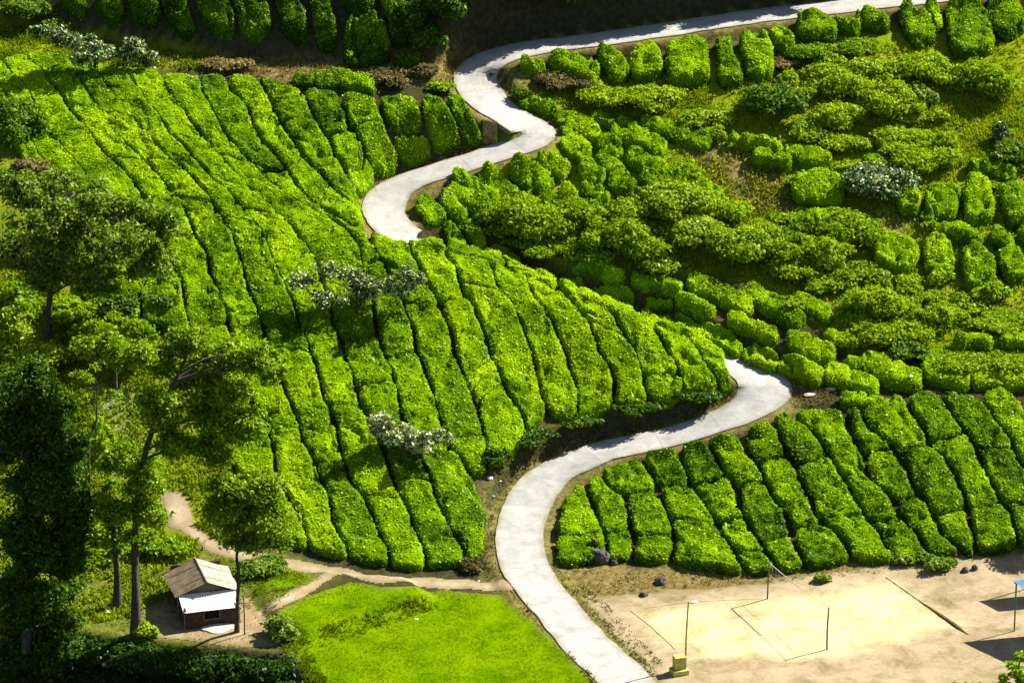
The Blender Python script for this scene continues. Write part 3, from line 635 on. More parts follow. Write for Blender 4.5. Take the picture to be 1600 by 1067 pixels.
MID = [([(656,306),(672,324),(690,342)], 17), ([(692,344),(708,360),(722,380)], 15), ([(684,298),(705,315),(728,338)], 14), ([(730,340),(745,358),(756,378)], 13), ([(706,272),(730,276),(754,280)], 16), ([(698,290),(730,300),(764,308)], 17),
 ([(752,262),(775,286),(808,314)], [24, 25, 18]), ([(798,252),(825,266),(864,288)], [20, 24, 16]), ([(824,298),(855,310),(896,322)], 17), ([(842,240),(864,254),(888,268)], 17),
 ([(878,188),(890,196),(904,204)], 13), ([(878,214),(900,226),(922,242)], 19), ([(906,246),(924,262),(944,280)], 18), ([(876,286),(886,298),(898,312)], 16), ([(912,286),(930,302),(950,316)], 19),
 ([(868,172),(905,188),(938,210)], [10, 16, 16]), ([(936,210),(955,224),(968,240)], 18), ([(934,236),(952,250),(972,266)], 17), ([(956,268),(980,290),(1004,312)], 20), ([(810,144),(838,154),(868,168)], 13),
 ([(922,178),(960,182),(996,196)], 11), ([(956,196),(1000,210),(1040,232)], 17), ([(1000,184),(1035,192),(1072,208)], 13), ([(980,236),(1010,250),(1044,268)], 17), ([(1000,268),(1020,282),(1040,296)], 14), ([(1048,192),(1080,204),(1114,218)], 17),
 ([(1024,266),(1070,280),(1130,306)], 17), ([(800,212+24),(0,0)], 0)][:-1]
MIDW = ['beside the road hairpin facing the big slope', 'stepping down from the hairpin tip', 'second in from the hairpin edge', 'below the second hedge from the hairpin', 'upper of the stacked pair under the road', 'lower of the stacked pair under the road',
 'wide and wavy, leading down from the road edge', 'broad, its top touching the road edge', 'bulging low above the scrub', 'round, under the inner corner of the road', 'tiny, beside the widened road corner', 'plump, below the tiny corner hedge',
 'dark faced, below the plump corner hedge', 'small and round, above the scrub', 'dull dark, rounded, above the scrub', 'curling round the widened road corner', 'bright, inside the curling corner hedge', 'short, next to the dark faced hedge',
 'tall dark fronted, at the edge of scrub', 'narrow, straggling beside the road bend', 'flat topped, above the wavy pair', 'long bumpy, running right from road corner', 'low, under the two leafy shrubs', 'grey green, in the middle of the hollow',
 'small, under the grey green hedge', 'left end of the line above the brown patch', 'long smooth, just above the dark scrub']
for (l, h), t in zip(MID, MIDW): blob(l, h, .68, f'tea hedge {t}', 'tea hedges inside the upper road bend', tint0=.58)
TOPR = [([(814,92),(832,93),(854,97)], 12), ([(858,84),(895,92),(934,112)], [13, 20, 17]), ([(932,70),(952,88),(972,114)], [14, 19, 17]), ([(1003,62),(1007,85),(1010,112)], [24, 29, 28]), ([(1072,52),(1075,85),(1075,122)], [34, 38, 38]),
 ([(1132,48),(1136,85),(1146,124)], [16, 18, 22]), ([(1172,42),(1184,70),(1188,112)], [24, 27, 24]), ([(1204,38),(1220,50),(1238,64)], 15), ([(1246,30),(1275,32),(1308,46)], [18, 22, 14]), ([(1302,20),(1325,30),(1346,42)], 10), ([(1336,14),(1362,20),(1390,32)], [11, 17, 12]),
 ([(1410,2),(1430,25),(1450,62)], [18, 26, 18]), ([(1458,-8),(1460,12),(1464,34)], 12), ([(1496,-10),(1512,30),(1522,78)], [26, 38, 34]), ([(1560,-20),(1572,15),(1585,46)], [28, 34, 24])]
for i, (l, h) in enumerate(TOPR): blob(l, h, .95, f'{ORD[i]} tea hedge along the top road, counted rightwards from its bend', 'tea hedges along the top road', tint0=.58 if i < 8 else .42, dens=1.1)
RIGHT = [([(1142,206),(1165,212),(1185,218)], 10), ([(1176,214),(1200,220),(1226,228)], 10), ([(1176,236),(1205,240),(1240,248)], 12), ([(1226,230),(1262,238),(1300,246)], [10, 15, 12]), ([(1238,290),(1275,285),(1320,296)], [18, 27, 22]), ([(1256,344),(1290,336),(1330,340)], 17),
 ([(1402,312),(1420,308),(1440,312)], 20), ([(1446,312),(1470,308),(1500,314)], 26), ([(1526,270),(1528,300),(1532,338)], [22, 27, 24]), ([(1580,282),(1585,310),(1590,345)], 22), ([(1366,392),(1400,388),(1434,398)], [20, 28, 25]), ([(1462,362),(1464,390),(1466,422)], [24, 28, 26]),
 ([(1456,352),(1495,356),(1538,370)], 12), ([(1515,378),(1528,405),(1535,440)], [22, 30, 26]), ([(1544,356),(1565,364),(1584,380)], 12), ([(1570,384),(1582,405),(1592,428)], 22), ([(1590,350),(1605,360),(1620,375)], 12), ([(1488,530),(1520,528),(1552,532)], 11), ([(1562,526),(1590,526),(1625,530)], 13),
 ([(1345,248),(1370,252),(1392,262)], 12), ([(1510,248),(1550,254),(1590,268)], 12)]
RIGHTW = ['thin, left end of the narrow line above the brown earth', 'second of the narrow line above the brown earth', 'dark based, hanging over the brown earth', 'bright top, right end of line above brown earth', 'large and rounded, right of the brown earth', 'low, half hidden below the large rounded one',
 'small, just right of the silvery shrub', 'round, second right of the silvery shrub', 'tall block, third right of the silvery shrub', 'cut by the picture edge, fourth from silvery shrub', 'grey green left end of the right hand terrace', 'dull, second on the right hand terrace',
 'thin bright strip above the right hand terrace', 'biggest on the right hand terrace, third along', 'small, above the biggest terrace hedge', 'right end of the right hand terrace', 'at the picture edge above the terrace', 'isolated bright, in the grassy hollow', 'dark based, in the hollow at the picture edge',
 'low, above the silvery shrub', 'long and low, under the bright grassy slope']
for (l, h), t in zip(RIGHT, RIGHTW): blob(l, h, .95, f'tea hedge {t}', 'tea hedges on the right hillside', tint0=.54)
TOPL = [([(100,-22),(118,0),(134,14)], 18), ([(156,-22),(172,2),(190,22)], 18), ([(206,-24),(222,2),(246,26)], [18, 22, 18]), ([(258,-26),(278,10),(298,44)], [20, 22, 16]), ([(318,-30),(338,5),(354,46)], [22, 26, 20]), ([(376,-30),(392,5),(406,48)], [24, 29, 26]),
 ([(440,-30),(454,10),(464,56)], 22), ([(492,-30),(504,15),(512,68)], 20), ([(545,-30),(566,-10),(574,12)], 26), ([(566,16),(572,50),(576,88)], [30, 40, 40]), ([(606,-30),(620,15),(628,62)], 18), ([(616,80),(636,82),(656,84)], 12), ([(490,122),(540,118),(588,126)], 13), ([(456,118),(475,120),(494,124)], 8)]
TOPLW = ['leftmost in the shaded top row block', 'second in the shaded top row block', 'third in the shaded top row block', 'fourth in the shaded top row block', 'fifth in the shaded top row block', 'sixth in the shaded top row block', 'seventh in the shaded top row block', 'eighth in the shaded top row block',
 'behind the big shaded end block', 'big square end of the shaded top rows', 'slim, right end of the shaded top rows', 'small round, at the foot of shaded rows', 'bright, lying crosswise below the shaded rows', 'pale tipped, beside the bright crosswise one']
for i, ((l, h), t) in enumerate(zip(TOPL, TOPLW)): blob(l, h, .95 if i < 11 else .75, f'tea hedge {t}', 'shaded tea hedges at the top left', tint0=.30 if i < 12 else .55, dens=1.2)  # lower tint puts the hillside shade into the upper hedges' leaf colour
# ------------------------------------------------------------------ shrubs
def shell(lobes, dens, leaf, tint0, flat=0.0, spread=.55, inner=.7, jit=.17, k0=.72, k1=1.16):
    """leaves over a set of lobes; returns verts, quads, tint, and an inner core that stops light"""
    Cs, Ns, HV, HQ, nb = [], [], [], [], 0
    for c, r in lobes:
        c, r = A(c), A(r)*np.ones(3); n = rng.poisson(4*np.pi*(r.prod()**(2/3))*dens)
        d = unit(rng.normal(size=(n, 3))); d[:, 2] = np.where(d[:, 2] < -.55, -d[:, 2], d[:, 2])
        k = rng.uniform(k0, k1, (n, 1))*(1+.55*fbm(d*2.6+c, 1, 3, 91))[:, None]
        Cs.append(c+d*r*k); Ns.append(unit(d/r)*.75+A([0, 0, .25]))
        if inner:
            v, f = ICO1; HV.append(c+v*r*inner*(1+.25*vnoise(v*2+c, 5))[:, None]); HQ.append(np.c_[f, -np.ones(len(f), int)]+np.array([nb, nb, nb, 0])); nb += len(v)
    C, N = np.vstack(Cs), np.vstack(Ns); N = unit(N+rng.normal(size=N.shape)*spread)
    sz = leaf*rng.uniform(.6, 1.4, len(C)); V, Q = leaf_quads(C, N, sz, sz*.5, .15)
    t = tint0+.30*fbm(C, 1.3, 2, 95)+rng.normal(size=len(C))*jit
    return V, Q, np.clip(t, .02, .98), (np.vstack(HV) if HV else np.zeros((0, 3))), (np.vstack(HQ) if HQ else np.zeros((0, 4), int))
def leaf_mesh(name, lobes, dens, leaf, tint0, mats, parent=None, **kw):
    V, Q, t, HV, HQ = shell(lobes, dens, leaf, tint0, **kw)
    Qa = np.vstack([HQ, np.where(Q >= 0, Q+len(HV), -1)])
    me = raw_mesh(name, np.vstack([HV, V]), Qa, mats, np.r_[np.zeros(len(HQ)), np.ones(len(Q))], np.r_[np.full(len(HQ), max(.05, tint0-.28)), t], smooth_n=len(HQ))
    return link(name, me, parent)
def shrub(u, v, ru, rv, mat, label, group='shrubs on the right hillside', dens=105, leaf=.225, tint0=.5, name='shrub', lobes_n=12, flat=False):
    ru, rv = ru*1.25, rv*1.22; rx = ru/26.; ry = rx*.85; rz = max(.32, math.sqrt(max(.02, (rv/26.)**2-(ry*.38)**2))/.92)
    c = hit1(u, v, rz*.5)
    while T(c[0], c[1], RD) < 1.5+min(.8, ry): c[1] += .2; c[2] = T(c[0], c[1])+rz*.5
    g = T(c[0], c[1]); root = empty(name, (c[0], c[1], g-.05)); o = c-A(root.location)
    L_ = []
    for k in range(lobes_n):
        d = unit(rng.normal(size=3)); d[2] = abs(d[2])*.9-.25; rr = rng.uniform(.2, .52)
        L_.append((o+d*A([rx, ry, rz])*(1-rr*.5), A([rx, ry, rz*1.15])*rr*rng.uniform(.8, 1.2)))
    L_.append((o, A([rx, ry, rz])*.62))
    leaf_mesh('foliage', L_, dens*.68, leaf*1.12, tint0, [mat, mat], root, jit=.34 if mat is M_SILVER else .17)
    mb = MB()
    for k in range(4):
        d = rng.normal(size=2)*.25*rx; mb.tube([(d[0]*.2, d[1]*.2, -.05), (d[0]*.6, d[1]*.6, o[2]*.5), (d[0], d[1], o[2])], [.05, .035, .015], 5)
    mb.build('stems', M_BARK, root)
    return props(root, label, 'bush' if name != 'shrub' else 'shrub', group)
L, D, Y_, SV, BR = M_LEAF, M_DARK, M_LIME, M_SILVER, M_BROWN
SHRUBS = [
 (1215,163,42,29,D,.62,'dark dome shrub casting a wide shadow left of the scrub patch'), (1310,138,42,22,L,.6,'wide shrub in the upper middle of the scrub patch'), (1392,165,46,30,L,.6,'largest leafy shrub at the centre of the scrub patch'),
 (1540,130,40,28,L,.5,'rounded shrub on the far right beside the bright grass'), (1460,112,46,26,L,.6,'broad shrub below the hedges of the top right corner'), (1350,104,36,16,L,.62,'low shrub at the upper edge of the scrub patch'),
 (1288,110,28,14,Y_,.5,'small pale shrub at the upper left edge of the scrub patch'), (1310,182,32,20,L,.55,'shrub tucked behind the dark dome shrub'), (1432,153,26,18,D,.7,'small dark shrub near the right end of the scrub patch'),
 (1400,208,38,15,L,.55,'low shrub below the largest leafy shrub'), (1258,208,30,14,L,.5,'shrub above the narrow hedge line on the left'), (1312,218,32,14,L,.55,'shrub above the narrow hedge line on the right'), (1392,228,28,13,Y_,.5,'yellowish shrub above the silvery shrub'),
 (1446,252,42,22,L,.5,'spreading shrub right of the silvery shrub top'), (1372,284,48,28,SV,.36,'silvery leaved shrub among the right hand hedges'), (1575,240,36,18,D,.55,'dark shrubs clump at the right edge under the bright grass'), (1478,222,16,14,L,.6,'tiny shrub at the foot of the bright grass'),
 (1560,212,12,18,SV,.3,'thin pale sapling on the bright grass slope'),
 (796,330,42,24,Y_,.5,'bright bushy shrub at the left end of the hollow'), (850,348,46,28,L,.6,'leafy shrub second from the left in the hollow'), (905,342,42,26,Y_,.45,'yellow green shrub in the middle of the hollow'), (872,384,46,20,L,.5,'dark based shrub overhanging the ridge hollow'),
 (962,368,46,30,Y_,.48,'tall lime shrub at the centre of the hollow'), (1012,394,36,22,L,.55,'shrub just above the back hedges'), (992,330,32,20,Y_,.5,'small lime shrub beside the dark fronted hedge'), (1062,322,50,28,D,.75,'big deep green shrub in the hollow'),
 (1086,366,46,26,D,.75,'deep green shrub below the big one'), (1150,388,46,32,D,.62,'dark shaded shrub at the right end of the hollow'), (1124,330,36,20,L,.5,'green shrub between brown earth and deep green shrubs'), (1192,368,32,20,Y_,.5,'pale shrub right of the dark shaded shrub'),
 (1222,402,32,26,Y_,.45,'ferny shrub below the brown earth'), (1040,410,30,16,D,.6,'small dark shrub directly behind the back hedges'), (930,398,34,16,D,.6,'dark low shrub above the first back hedges'),
 (775,402,22,10,D,.4,'first shaded bush in the cutting behind the ridge'), (815,418,24,10,D,.4,'second shaded bush in the cutting behind the ridge'), (850,430,22,10,D,.4,'third shaded bush in the cutting behind the ridge'), (735,392,20,9,D,.4,'shaded bush where the road slips behind the ridge'),
 (1246,426,32,18,L,.55,'shrub above the right back hedges'), (1290,395,36,26,L,.55,'tall weedy shrub left of the right hand terrace'), (1330,358,42,24,L,.42,'loose shrub at the left tip of the right terrace'), (1352,428,42,18,L,.5,'loose spreading shrub below the right terrace'),
 (1368,478,46,28,Y_,.48,'big lime shrub in the grassy hollow'), (1396,512,50,22,L,.55,'wide green shrub in the grassy hollow'), (1300,446,30,15,Y_,.5,'small lime shrub beside the back hedges'), (1452,502,26,24,L,.5,'upright shrub right of the wide green shrub'), (1272,352,30,18,L,.45,'shrub at the lower end of the ochre grass'),
 (1482,488,26,12,Y_,.5,'low lime shrub in the right hollow'), (1412,546,28,15,D,.65,'dark ball shrub on the hedge line behind the field'), (1490,555,52,11,L,.5,'long low bramble behind the field hedges'), (1572,556,46,11,L,.52,'long low bramble at the picture edge'), (1560,498,42,12,Y_,.45,'lime bramble patch on the right'), (1522,478,28,10,L,.5,'small bramble under the terrace shadow'),
 (1556,458,18,16,L,.5,'lone small bush in the terrace shadow'), (1442,466,30,13,L,.5,'bramble beside the ochre grass in hollow'), (1340,500,34,16,Y_,.5,'lime bush above the hedge junction'), (1240,380,28,20,L,.5,'bush between ferny shrub and brown earth'),
 (942,152,40,20,L,.6,'left of the two leafy shrubs below the top road hedges'), (1020,154,40,21,L,.6,'right of the two leafy shrubs below the top road hedges'), (870,124,34,15,BR,.4,'brown dry shrub by the first top road hedges'), (905,128,26,12,BR,.35,'second brown dry shrub beside the first'), (1105,182,36,15,L,.6,'shrub right of the two leafy shrubs'),
 (608,120,30,14,BR,.45,'brown dry bush left of the upper bend'), (665,112,20,12,BR,.4,'small brown bush near the upper bend'), (690,134,20,9,Y_,.5,'small green bush at the verge of upper bend'), (358,98,38,12,BR,.75,'straw coloured mound above the big slope'),
 (815,148,14,10,D,.6,'small dark bush inside the upper bend'), (1270,80,30,14,L,.3,'dull scrub under the top road'), (1345,72,34,14,L,.3,'dull scrub beneath the top right hedges'), (1225,100,22,10,BR,.5,'brown scrub on the bare slope below top road'),
 (438,984,22,19,D,.8,'dark round bush on the lawn edge by the hut'), (408,884,32,11,D,.75,'low bush behind the hut tree'),
 (822,702,32,13,D,.3,'dark brushwood on the bank left of the nose'), (775,715,20,14,D,.3,'brushwood at the corner of the road bank'), (905,690,26,10,D,.5,'dark growth under the nose hedges'), (1000,660,34,11,D,.35,'dark growth under the nose on the right'), (1080,640,30,11,D,.35,'dark growth at the tip of the nose'),  # dark leaves and low tints paint the shade under the overhanging hedges
 (745,880,20,10,BR,.3,'dry bush at the lower corner of the big slope'), (1462,878,22,12,D,.85,'glossy bush at the edge of the court'), (1400,872,20,10,D,.85,'smaller glossy bush at the edge of the court'), (1285,905,10,6,D,.8,'tiny weed clump at the court edge'), (930,855,9,9,BR,.3,'dry stub beside the boulder'),
 (500,300+0,0,0,L,.5,'')][:-1]
for i, (u, v, ru, rv, m, t0, lab) in enumerate(SHRUBS): shrub(u, v, ru, rv, Y_ if m is L and i % 5 else (L if m is D and 300 < v < 420 else m), lab, tint0=t0+.12*(m not in (BR, SV)), group='shrubs and brambles on the slopes')
HOLLOWS = [(1060,225),(1180,235),(1250,300),(1240,345),(1150,330)]
SCRUB = [(1060,170),(1200,140),(1290,90),(1440,95),(1470,170),(1450,240),(1600,250),(1600,340),(1440,345),(1600,470),(1600,550),(1330,545),(1190,440),(1040,400),(800,385),(760,345),(860,330),(1010,320),(1060,250)]
_pts = rng.uniform([770, 95], [1600, 550], (900, 2)); _pts = _pts[inside(_pts[:, 0], _pts[:, 1], SCRUB) & ~inside(_pts[:, 0], _pts[:, 1], HOLLOWS)]
for band, (v0, v1) in zip(('uppermost', 'second', 'third', 'fourth', 'lowest'), ((90, 160), (160, 260), (260, 355), (355, 430), (430, 550))):
    _b = _pts[(_pts[:, 1] >= v0) & (_pts[:, 1] < v1)][:17]; _b = _b[_b[:, 0].argsort()]
    for k, (u, v) in enumerate(_b):
        shrub(u, v, rng.uniform(15, 27), rng.uniform(8, 13), Y_, f'{ORD[k]} small wild bush from the left in the {band} band of the right hillside scrub', 'wild bushes in the scrub', tint0=rng.uniform(.45, .75), name='wild_bush', lobes_n=6, dens=90)
# growth on top bank and hut drop, shade put into its dark leaf tints
for i, (u, v, ru, rv) in enumerate([(668,62,26,22),(700,70,26,14),(640,30,22,26),(735,58,34,20),(790,50,36,20),(850,38,38,22),(910,32,38,22),(975,24,38,22),(1040,16,38,20),(1105,8,38,18),(1170,0,38,18),(1230,-8,38,18),(760,18,40,26),(830,4,40,26),(900,-4,42,26),(980,-12,42,26),(690,10,36,30),(1290,-14,38,18),(40,14,36,20),(84,40,26,14)]):
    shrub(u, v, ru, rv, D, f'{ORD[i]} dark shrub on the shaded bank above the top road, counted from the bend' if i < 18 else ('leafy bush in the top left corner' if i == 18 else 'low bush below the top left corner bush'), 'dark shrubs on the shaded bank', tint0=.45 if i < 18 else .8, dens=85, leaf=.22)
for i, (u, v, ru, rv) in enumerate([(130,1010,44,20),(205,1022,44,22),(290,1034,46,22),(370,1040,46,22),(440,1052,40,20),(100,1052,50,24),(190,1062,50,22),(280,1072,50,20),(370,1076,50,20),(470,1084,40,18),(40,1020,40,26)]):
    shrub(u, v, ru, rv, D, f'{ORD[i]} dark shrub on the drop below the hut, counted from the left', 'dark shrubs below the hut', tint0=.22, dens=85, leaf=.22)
for u, v, ru, rv, m, t0, lab in [(110,488,40,20,Y_,.45,'lime undergrowth bush right of the leaning trunks'), (168,520,42,20,L,.65,'green bush under the left tree crown'), (60,560,40,22,L,.5,'bush at the foot of the leaning trunks'), (200,548,36,18,L,.6,'bush left of the tall tree top'), (30,480,26,30,L,.45,'leafy bush at the left edge'), (120,550,30,16,D,.8,'dark bush between the left tree and tall tree'),
    (150,690,22,30,Y_,.5,'slim pale bush behind the tall tree'), (130,830,26,24,L,.6,'bush left of the tall trunk'), (250,850,34,14,Y_,.35,'weedy bush behind the hut'), (150,870,30,12,Y_,.4,'weeds left of the short trunk'), (20,200,44,40,L,.3,'grey green bush high on the left edge'), (50,262,26,14,BR,.5,'brownish bush on the left edge below the tea'), (225,985,16,12,Y_,.5,'small bush at the foot of the tall tree'), (250,470,24,14,D,.7,'dark bush at the end of the left tea rows'),(180,480,24,16,D,.4,'dark hollow bush under left tree')]:
    shrub(u, v, ru, rv, m, lab, 'undergrowth among the left trees', tint0=t0+.15)

# ------------------------------------------------------------------ trees
def tree(base, trunk, clumps, leaf_m, label, tint0=.5, dens=60, leaf=.24, r0=.2, name='tree', depth=None, sub=9, fill=.42, cat='tree', inner=0.0, extra=None, bark=None, core=0):
    """base pixel; trunk pixels with radius in m; clumps (u, v, ru, rv) in pixels at the tree's own distance"""
    b = hit1(*base) if depth is None else A([*on_y(base[0], base[1], depth)]); b[2] = T(b[0], b[1])
    root = empty(name, (b[0], b[1], b[2]-.1)); o = A(root.location); mb = MB()
    ppm = FPX/np.linalg.norm(b-A([0, 0, HC]))
    tr = [np.r_[b-[0, 0, .1], r0*1.35]]
    yd = b[1]
    for k, (u, v, r) in enumerate(trunk):
        tr.append(np.r_[on_y(u, v, yd+.35*rng.normal()*(k > 0)), r])
    tr = catmull(tr, 5); tl = tr[:, :3]-o
    mb.tube(tl, np.maximum(tr[:, 3], .02), 9); mb.build('trunk', bark or M_BARK, root, True)
    lob = []
    for (u, v, ru, rv) in clumps:
        rx, rz = ru/ppm, rv/ppm/.93; ry = min(rx, rz)*.9+.1
        c = on_y(u, v, yd+rng.normal()*.45*rx)-o
        cand = tl[tl[:, 2] < max(c[2]-rz*.3, tl[2, 2])]; k = np.linalg.norm(cand-c, axis=1).argmin(); s0 = cand[k]
        m1 = s0+(c-s0)*.5+A([rng.normal()*.15, rng.normal()*.15, .12*np.linalg.norm(c-s0)]); mb = MB()
        rr = min(.09, r0*.45); mb.tube(catmull([s0, m1, c], 5), np.linspace(rr, .03, 11), 6)
        ns = max(3, int(sub*rng.uniform(.8, 1.2)))
        for j in range(ns):
            d = unit(rng.normal(size=3))*rng.random()**.4; p = c+d*A([rx, ry, rz])*.85
            s = fill*rng.uniform(.6, 1.2)*min(1.3, (rx*rz)**.5)
            lob.append((p, A([s*1.15, s*1.05, s*.8]))); mb.tube([c+(p-c)*.05, c+(p-c)*.5+[0, 0, .06], p], [.03, .02, .01], 4, False)
        mb.build('limb', bark or M_BARK, root)
        if core: lob.append((c, A([rx, ry, rz])*core))
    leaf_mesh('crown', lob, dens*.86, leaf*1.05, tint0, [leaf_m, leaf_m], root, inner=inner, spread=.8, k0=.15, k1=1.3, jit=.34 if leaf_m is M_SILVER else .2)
    return props(root, label, cat, 'trees around the plantation')
tree((75,528), [(75,500,.2),(80,450,.18),(95,380,.14),(105,330,.08)], [(60,350,60,50),(110,310,60,40),(165,320,55,36),(100,400,65,45),(185,380,55,40),(240,360,42,34),(235,420,40,28),(150,440,46,24),(20,390,34,40),(30,300,40,36),(120,350,60,40),(70,430,40,24),(200,340,40,30)], M_DARK, 'broad dark tree on two trunks at the left edge of the tea', tint0=.82, r0=.2, sub=22, fill=.46, dens=66)
tree((212,992), [(212,930,.24),(211,850,.21),(218,760,.19),(232,690,.16),(262,620,.12),(290,560,.07)], [(250,560,52,26),(300,590,50,34),(350,560,42,26),(392,562,36,22),(250,640,44,32),(330,640,46,34),(205,560,46,24),(160,542,38,22),(380,668,42,28),(330,702,42,26),(222,745,44,30),(188,718,32,26),(270,690,36,26),(292,530,36,22),(424,582,24,16),(362,612,36,24),(230,800,34,24),(172,800,32,22),(212,838,30,16)],
     M_LEAF, 'tall airy tree with a long bare trunk left of the hut', tint0=.76, r0=.27, sub=22, fill=.42, dens=66)
tree((183,947), [(183,910,.2),(181,870,.17),(178,830,.12),(176,800,.06)], [(180,862,24,24),(165,822,30,24),(192,800,26,20),(150,790,26,20),(190,840,20,20)], M_LEAF, 'short thick trunked tree left of the tall tree', tint0=.55, r0=.24, sub=9)
tree((370,988), [(371,940,.11),(373,895,.10),(370,866,.08),(380,830,.06),(388,790,.04)], [(380,800,60,38),(350,790,34,26),(420,812,38,30),(390,762,46,22),(440,842,24,18),(392,848,46,18),(360,770,36,22)], M_LEAF, 'slender forked tree standing right in front of the hut', tint0=.7, r0=.13, sub=18, fill=.48, dens=80)
tree((140,775), [(139,720,.07),(140,690,.06),(150,660,.05),(152,600,.03)], [(132,590,26,14),(172,622,22,12),(150,570,22,12),(120,620,18,12),(165,760,22,16)], M_LIME, 'thin crooked sapling with sparse yellowish leaves', tint0=.5, r0=.08, sub=5, fill=.34)
tree((40,1120), [(42,1000,.3),(46,850,.26),(50,720,.2),(52,620,.1)], [(40,596,46,36),(76,650,48,46),(30,690,54,54),(100,712,40,48),(60,770,64,56),(112,790,30,44),(36,850,60,56),(98,870,38,44),(30,940,54,56),(76,960,50,46),(16,640,44,44),(112,840,30,44),(24,1040,56,50),(90,1030,44,40)], M_DARK, 'huge creeper clad dark tree filling the lower left edge', tint0=.5, r0=.34, sub=20, fill=.5, dens=62, inner=.6, core=.72)
tree((20,640), [(22,600,.16),(26,540,.12),(30,500,.08)], [(10,520,36,26),(50,560,40,24),(0,570,36,30),(60,600,36,20),(30,490,24,20)], M_LEAF, 'bushy green tree above the creeper clad tree on the left edge', tint0=.7, r0=.18, sub=18, fill=.45, dens=70)
tree((180,610), [(180,580,.1),(178,550,.08),(176,520,.05)], [(150,520,34,18),(190,505,36,20),(225,525,30,16),(170,545,30,16),(130,545,26,14)], M_LIME, 'lime green low tree between left tree and tall tree', tint0=.4, r0=.12, sub=12, fill=.42, dens=75)
tree((112,935), [(112,900,.1),(110,850,.09),(108,800,.07)], [(112,910,22,20),(114,868,22,24),(110,822,22,24),(108,770,24,26),(112,730,20,24)], M_DARK, 'narrow dark tree beside the creeper clad one', tint0=.6, r0=.14, sub=12, fill=.45, inner=.4)
tree((560,496), [(560,482,.08),(556,465,.06),(560,448,.04)], [(476,440,34,16),(526,424,38,18),(575,455,38,20),(505,470,40,14),(612,452,38,20),(646,430,30,16),(540,500,42,15),(600,492,34,16),(556,440,30,18)], M_SILVER, 'silvery leaved shade tree in the middle of the big slope', tint0=.60, r0=.10, sub=14, fill=.38, dens=62, leaf=.21)
tree((632,722), [(632,705,.08),(632,690,.05)], [(592,664,24,14),(628,682,28,16),(662,690,26,14),(610,680,26,14),(645,700,22,10),(690,684,18,12)], M_SILVER, 'low tree with whitish leaves on the lower big slope', tint0=.85, r0=.09, sub=11, fill=.44, dens=110, leaf=.24)
tree((150,118), [(148,100,.1),(146,80,.07)], [(96,58,24,16),(128,70,34,20),(165,84,28,18),(205,82,28,20),(228,92,16,14),(140,92,30,14),(60,48,18,10)], M_SILVER, 'pale leaved tree at the top of the big slope', tint0=.48, r0=.12, sub=12, fill=.4, dens=90, leaf=.24)
tree((1592,1150), [(1590,1100,.1),(1590,1060,.06)], [(1584,1050,24,18),(1600,1025,16,14),(1606,1055,20,20),(1560,1066,20,10),(1590,1090,40,20)], M_LIME, 'leafy treetop poking up at the lower right corner', tint0=.6, r0=.12, sub=9, fill=.4, dens=90)
tree((1500,1150), [(1500,1110,.07),(1500,1085,.05)], [(1496,1074,26,9),(1466,1078,20,8),(1530,1074,20,9),(1500,1100,50,16)], M_LIME, 'yellow green bush top at the bottom edge below the court', tint0=.6, r0=.08, sub=7, fill=.35, dens=90)
tree((1672,848), [(1672,800,.14),(1670,770,.1)], [(1672,770,34,24),(1692,758,30,22),(1654,784,20,14),(1700,780,30,20)], M_LEAF, 'tree just right of the picture shading the court corner', tint0=.5, r0=.16, sub=9, fill=.45, inner=.6)
# ------------------------------------------------------------------ grass and undergrowth
def sample_px(poly, n):
    lo, hi = A(poly).min(0), A(poly).max(0); P = rng.uniform(lo, hi, (n, 2)); return P[inside(P[:, 0], P[:, 1], poly)]
def tufts(name, label, spec, mat, blades=3, wd=.35):
    """spec: (polygon, count, size, lean, tint)"""
    VV, QQ, TT, nb = [], [], [], 0
    for poly, n, size, lean, t0 in spec:
        P = sample_px(poly, n); P = P[~inside(P[:, 0], P[:, 1], [(248,770),(275,760),(302,782),(308,815),(296,842),(260,832),(248,800)]) & (polydist(P[:, 0], P[:, 1]*1.6, A([(800,916),(740,914),(660,911),(600,905),(530,894),(430,879),(350,862),(300,832)])*[1, 1.6])[0] > 13)]; G = hit(P[:, 0], P[:, 1]); keep = (T(G[:, 0], G[:, 1], RD) > 1.5)
        G = G[keep]; cl = fbm(G*[1, 1, 0], .9, 3, 23); G = G[rng.random(len(G)) < .55+.9*cl]
        G = np.repeat(G, blades, 0)+rng.normal(size=(len(G)*blades, 3))*[size*.3, size*.3, 0]; G[:, 2] = T(G[:, 0], G[:, 1])+.02
        up = unit(np.c_[rng.normal(size=(len(G), 2))*lean, np.ones(len(G))]); sz = size*rng.uniform(.5, 1.3, len(G))
        side = unit(np.cross(up, rng.normal(size=(len(G), 3))))*(sz*wd/2)[:, None]; tip = G+up*sz[:, None]; md = G+up*(sz*.45)[:, None]
        VV.append(np.stack([G, md+side, tip, md-side], 1).reshape(-1, 3)); k = len(G)
        QQ.append(np.arange(4*k).reshape(k, 4)+nb); nb += 4*k
        TT.append(np.clip(t0+.35*fbm(G*[1, 1, 0], .6, 3, 27)+rng.normal(size=k)*.14, .02, .98))
    me = raw_mesh(name, np.vstack(VV), np.vstack(QQ), mat, tint=np.concatenate(TT))
    return props(link(name, me), label, 'grass', kind='stuff')
M_GRASS = leaf_mat('grass_blade', [(0, (.070, .110, .003)), (.5, (.200, .290, .004)), (1, (.38, .43, .02))], .35, .7, .02)
M_STRAW = leaf_mat('straw_blade', [(0, (.060, .060, .012)), (.5, (.17, .145, .035)), (1, (.36, .29, .12))], .3, .7, .1)
LAWN = [(545,907),(600,916),(690,922),(785,925),(835,968),(890,1020),(945,1078),(500,1078),(486,1067),(440,1010),(422,968),(478,930)]
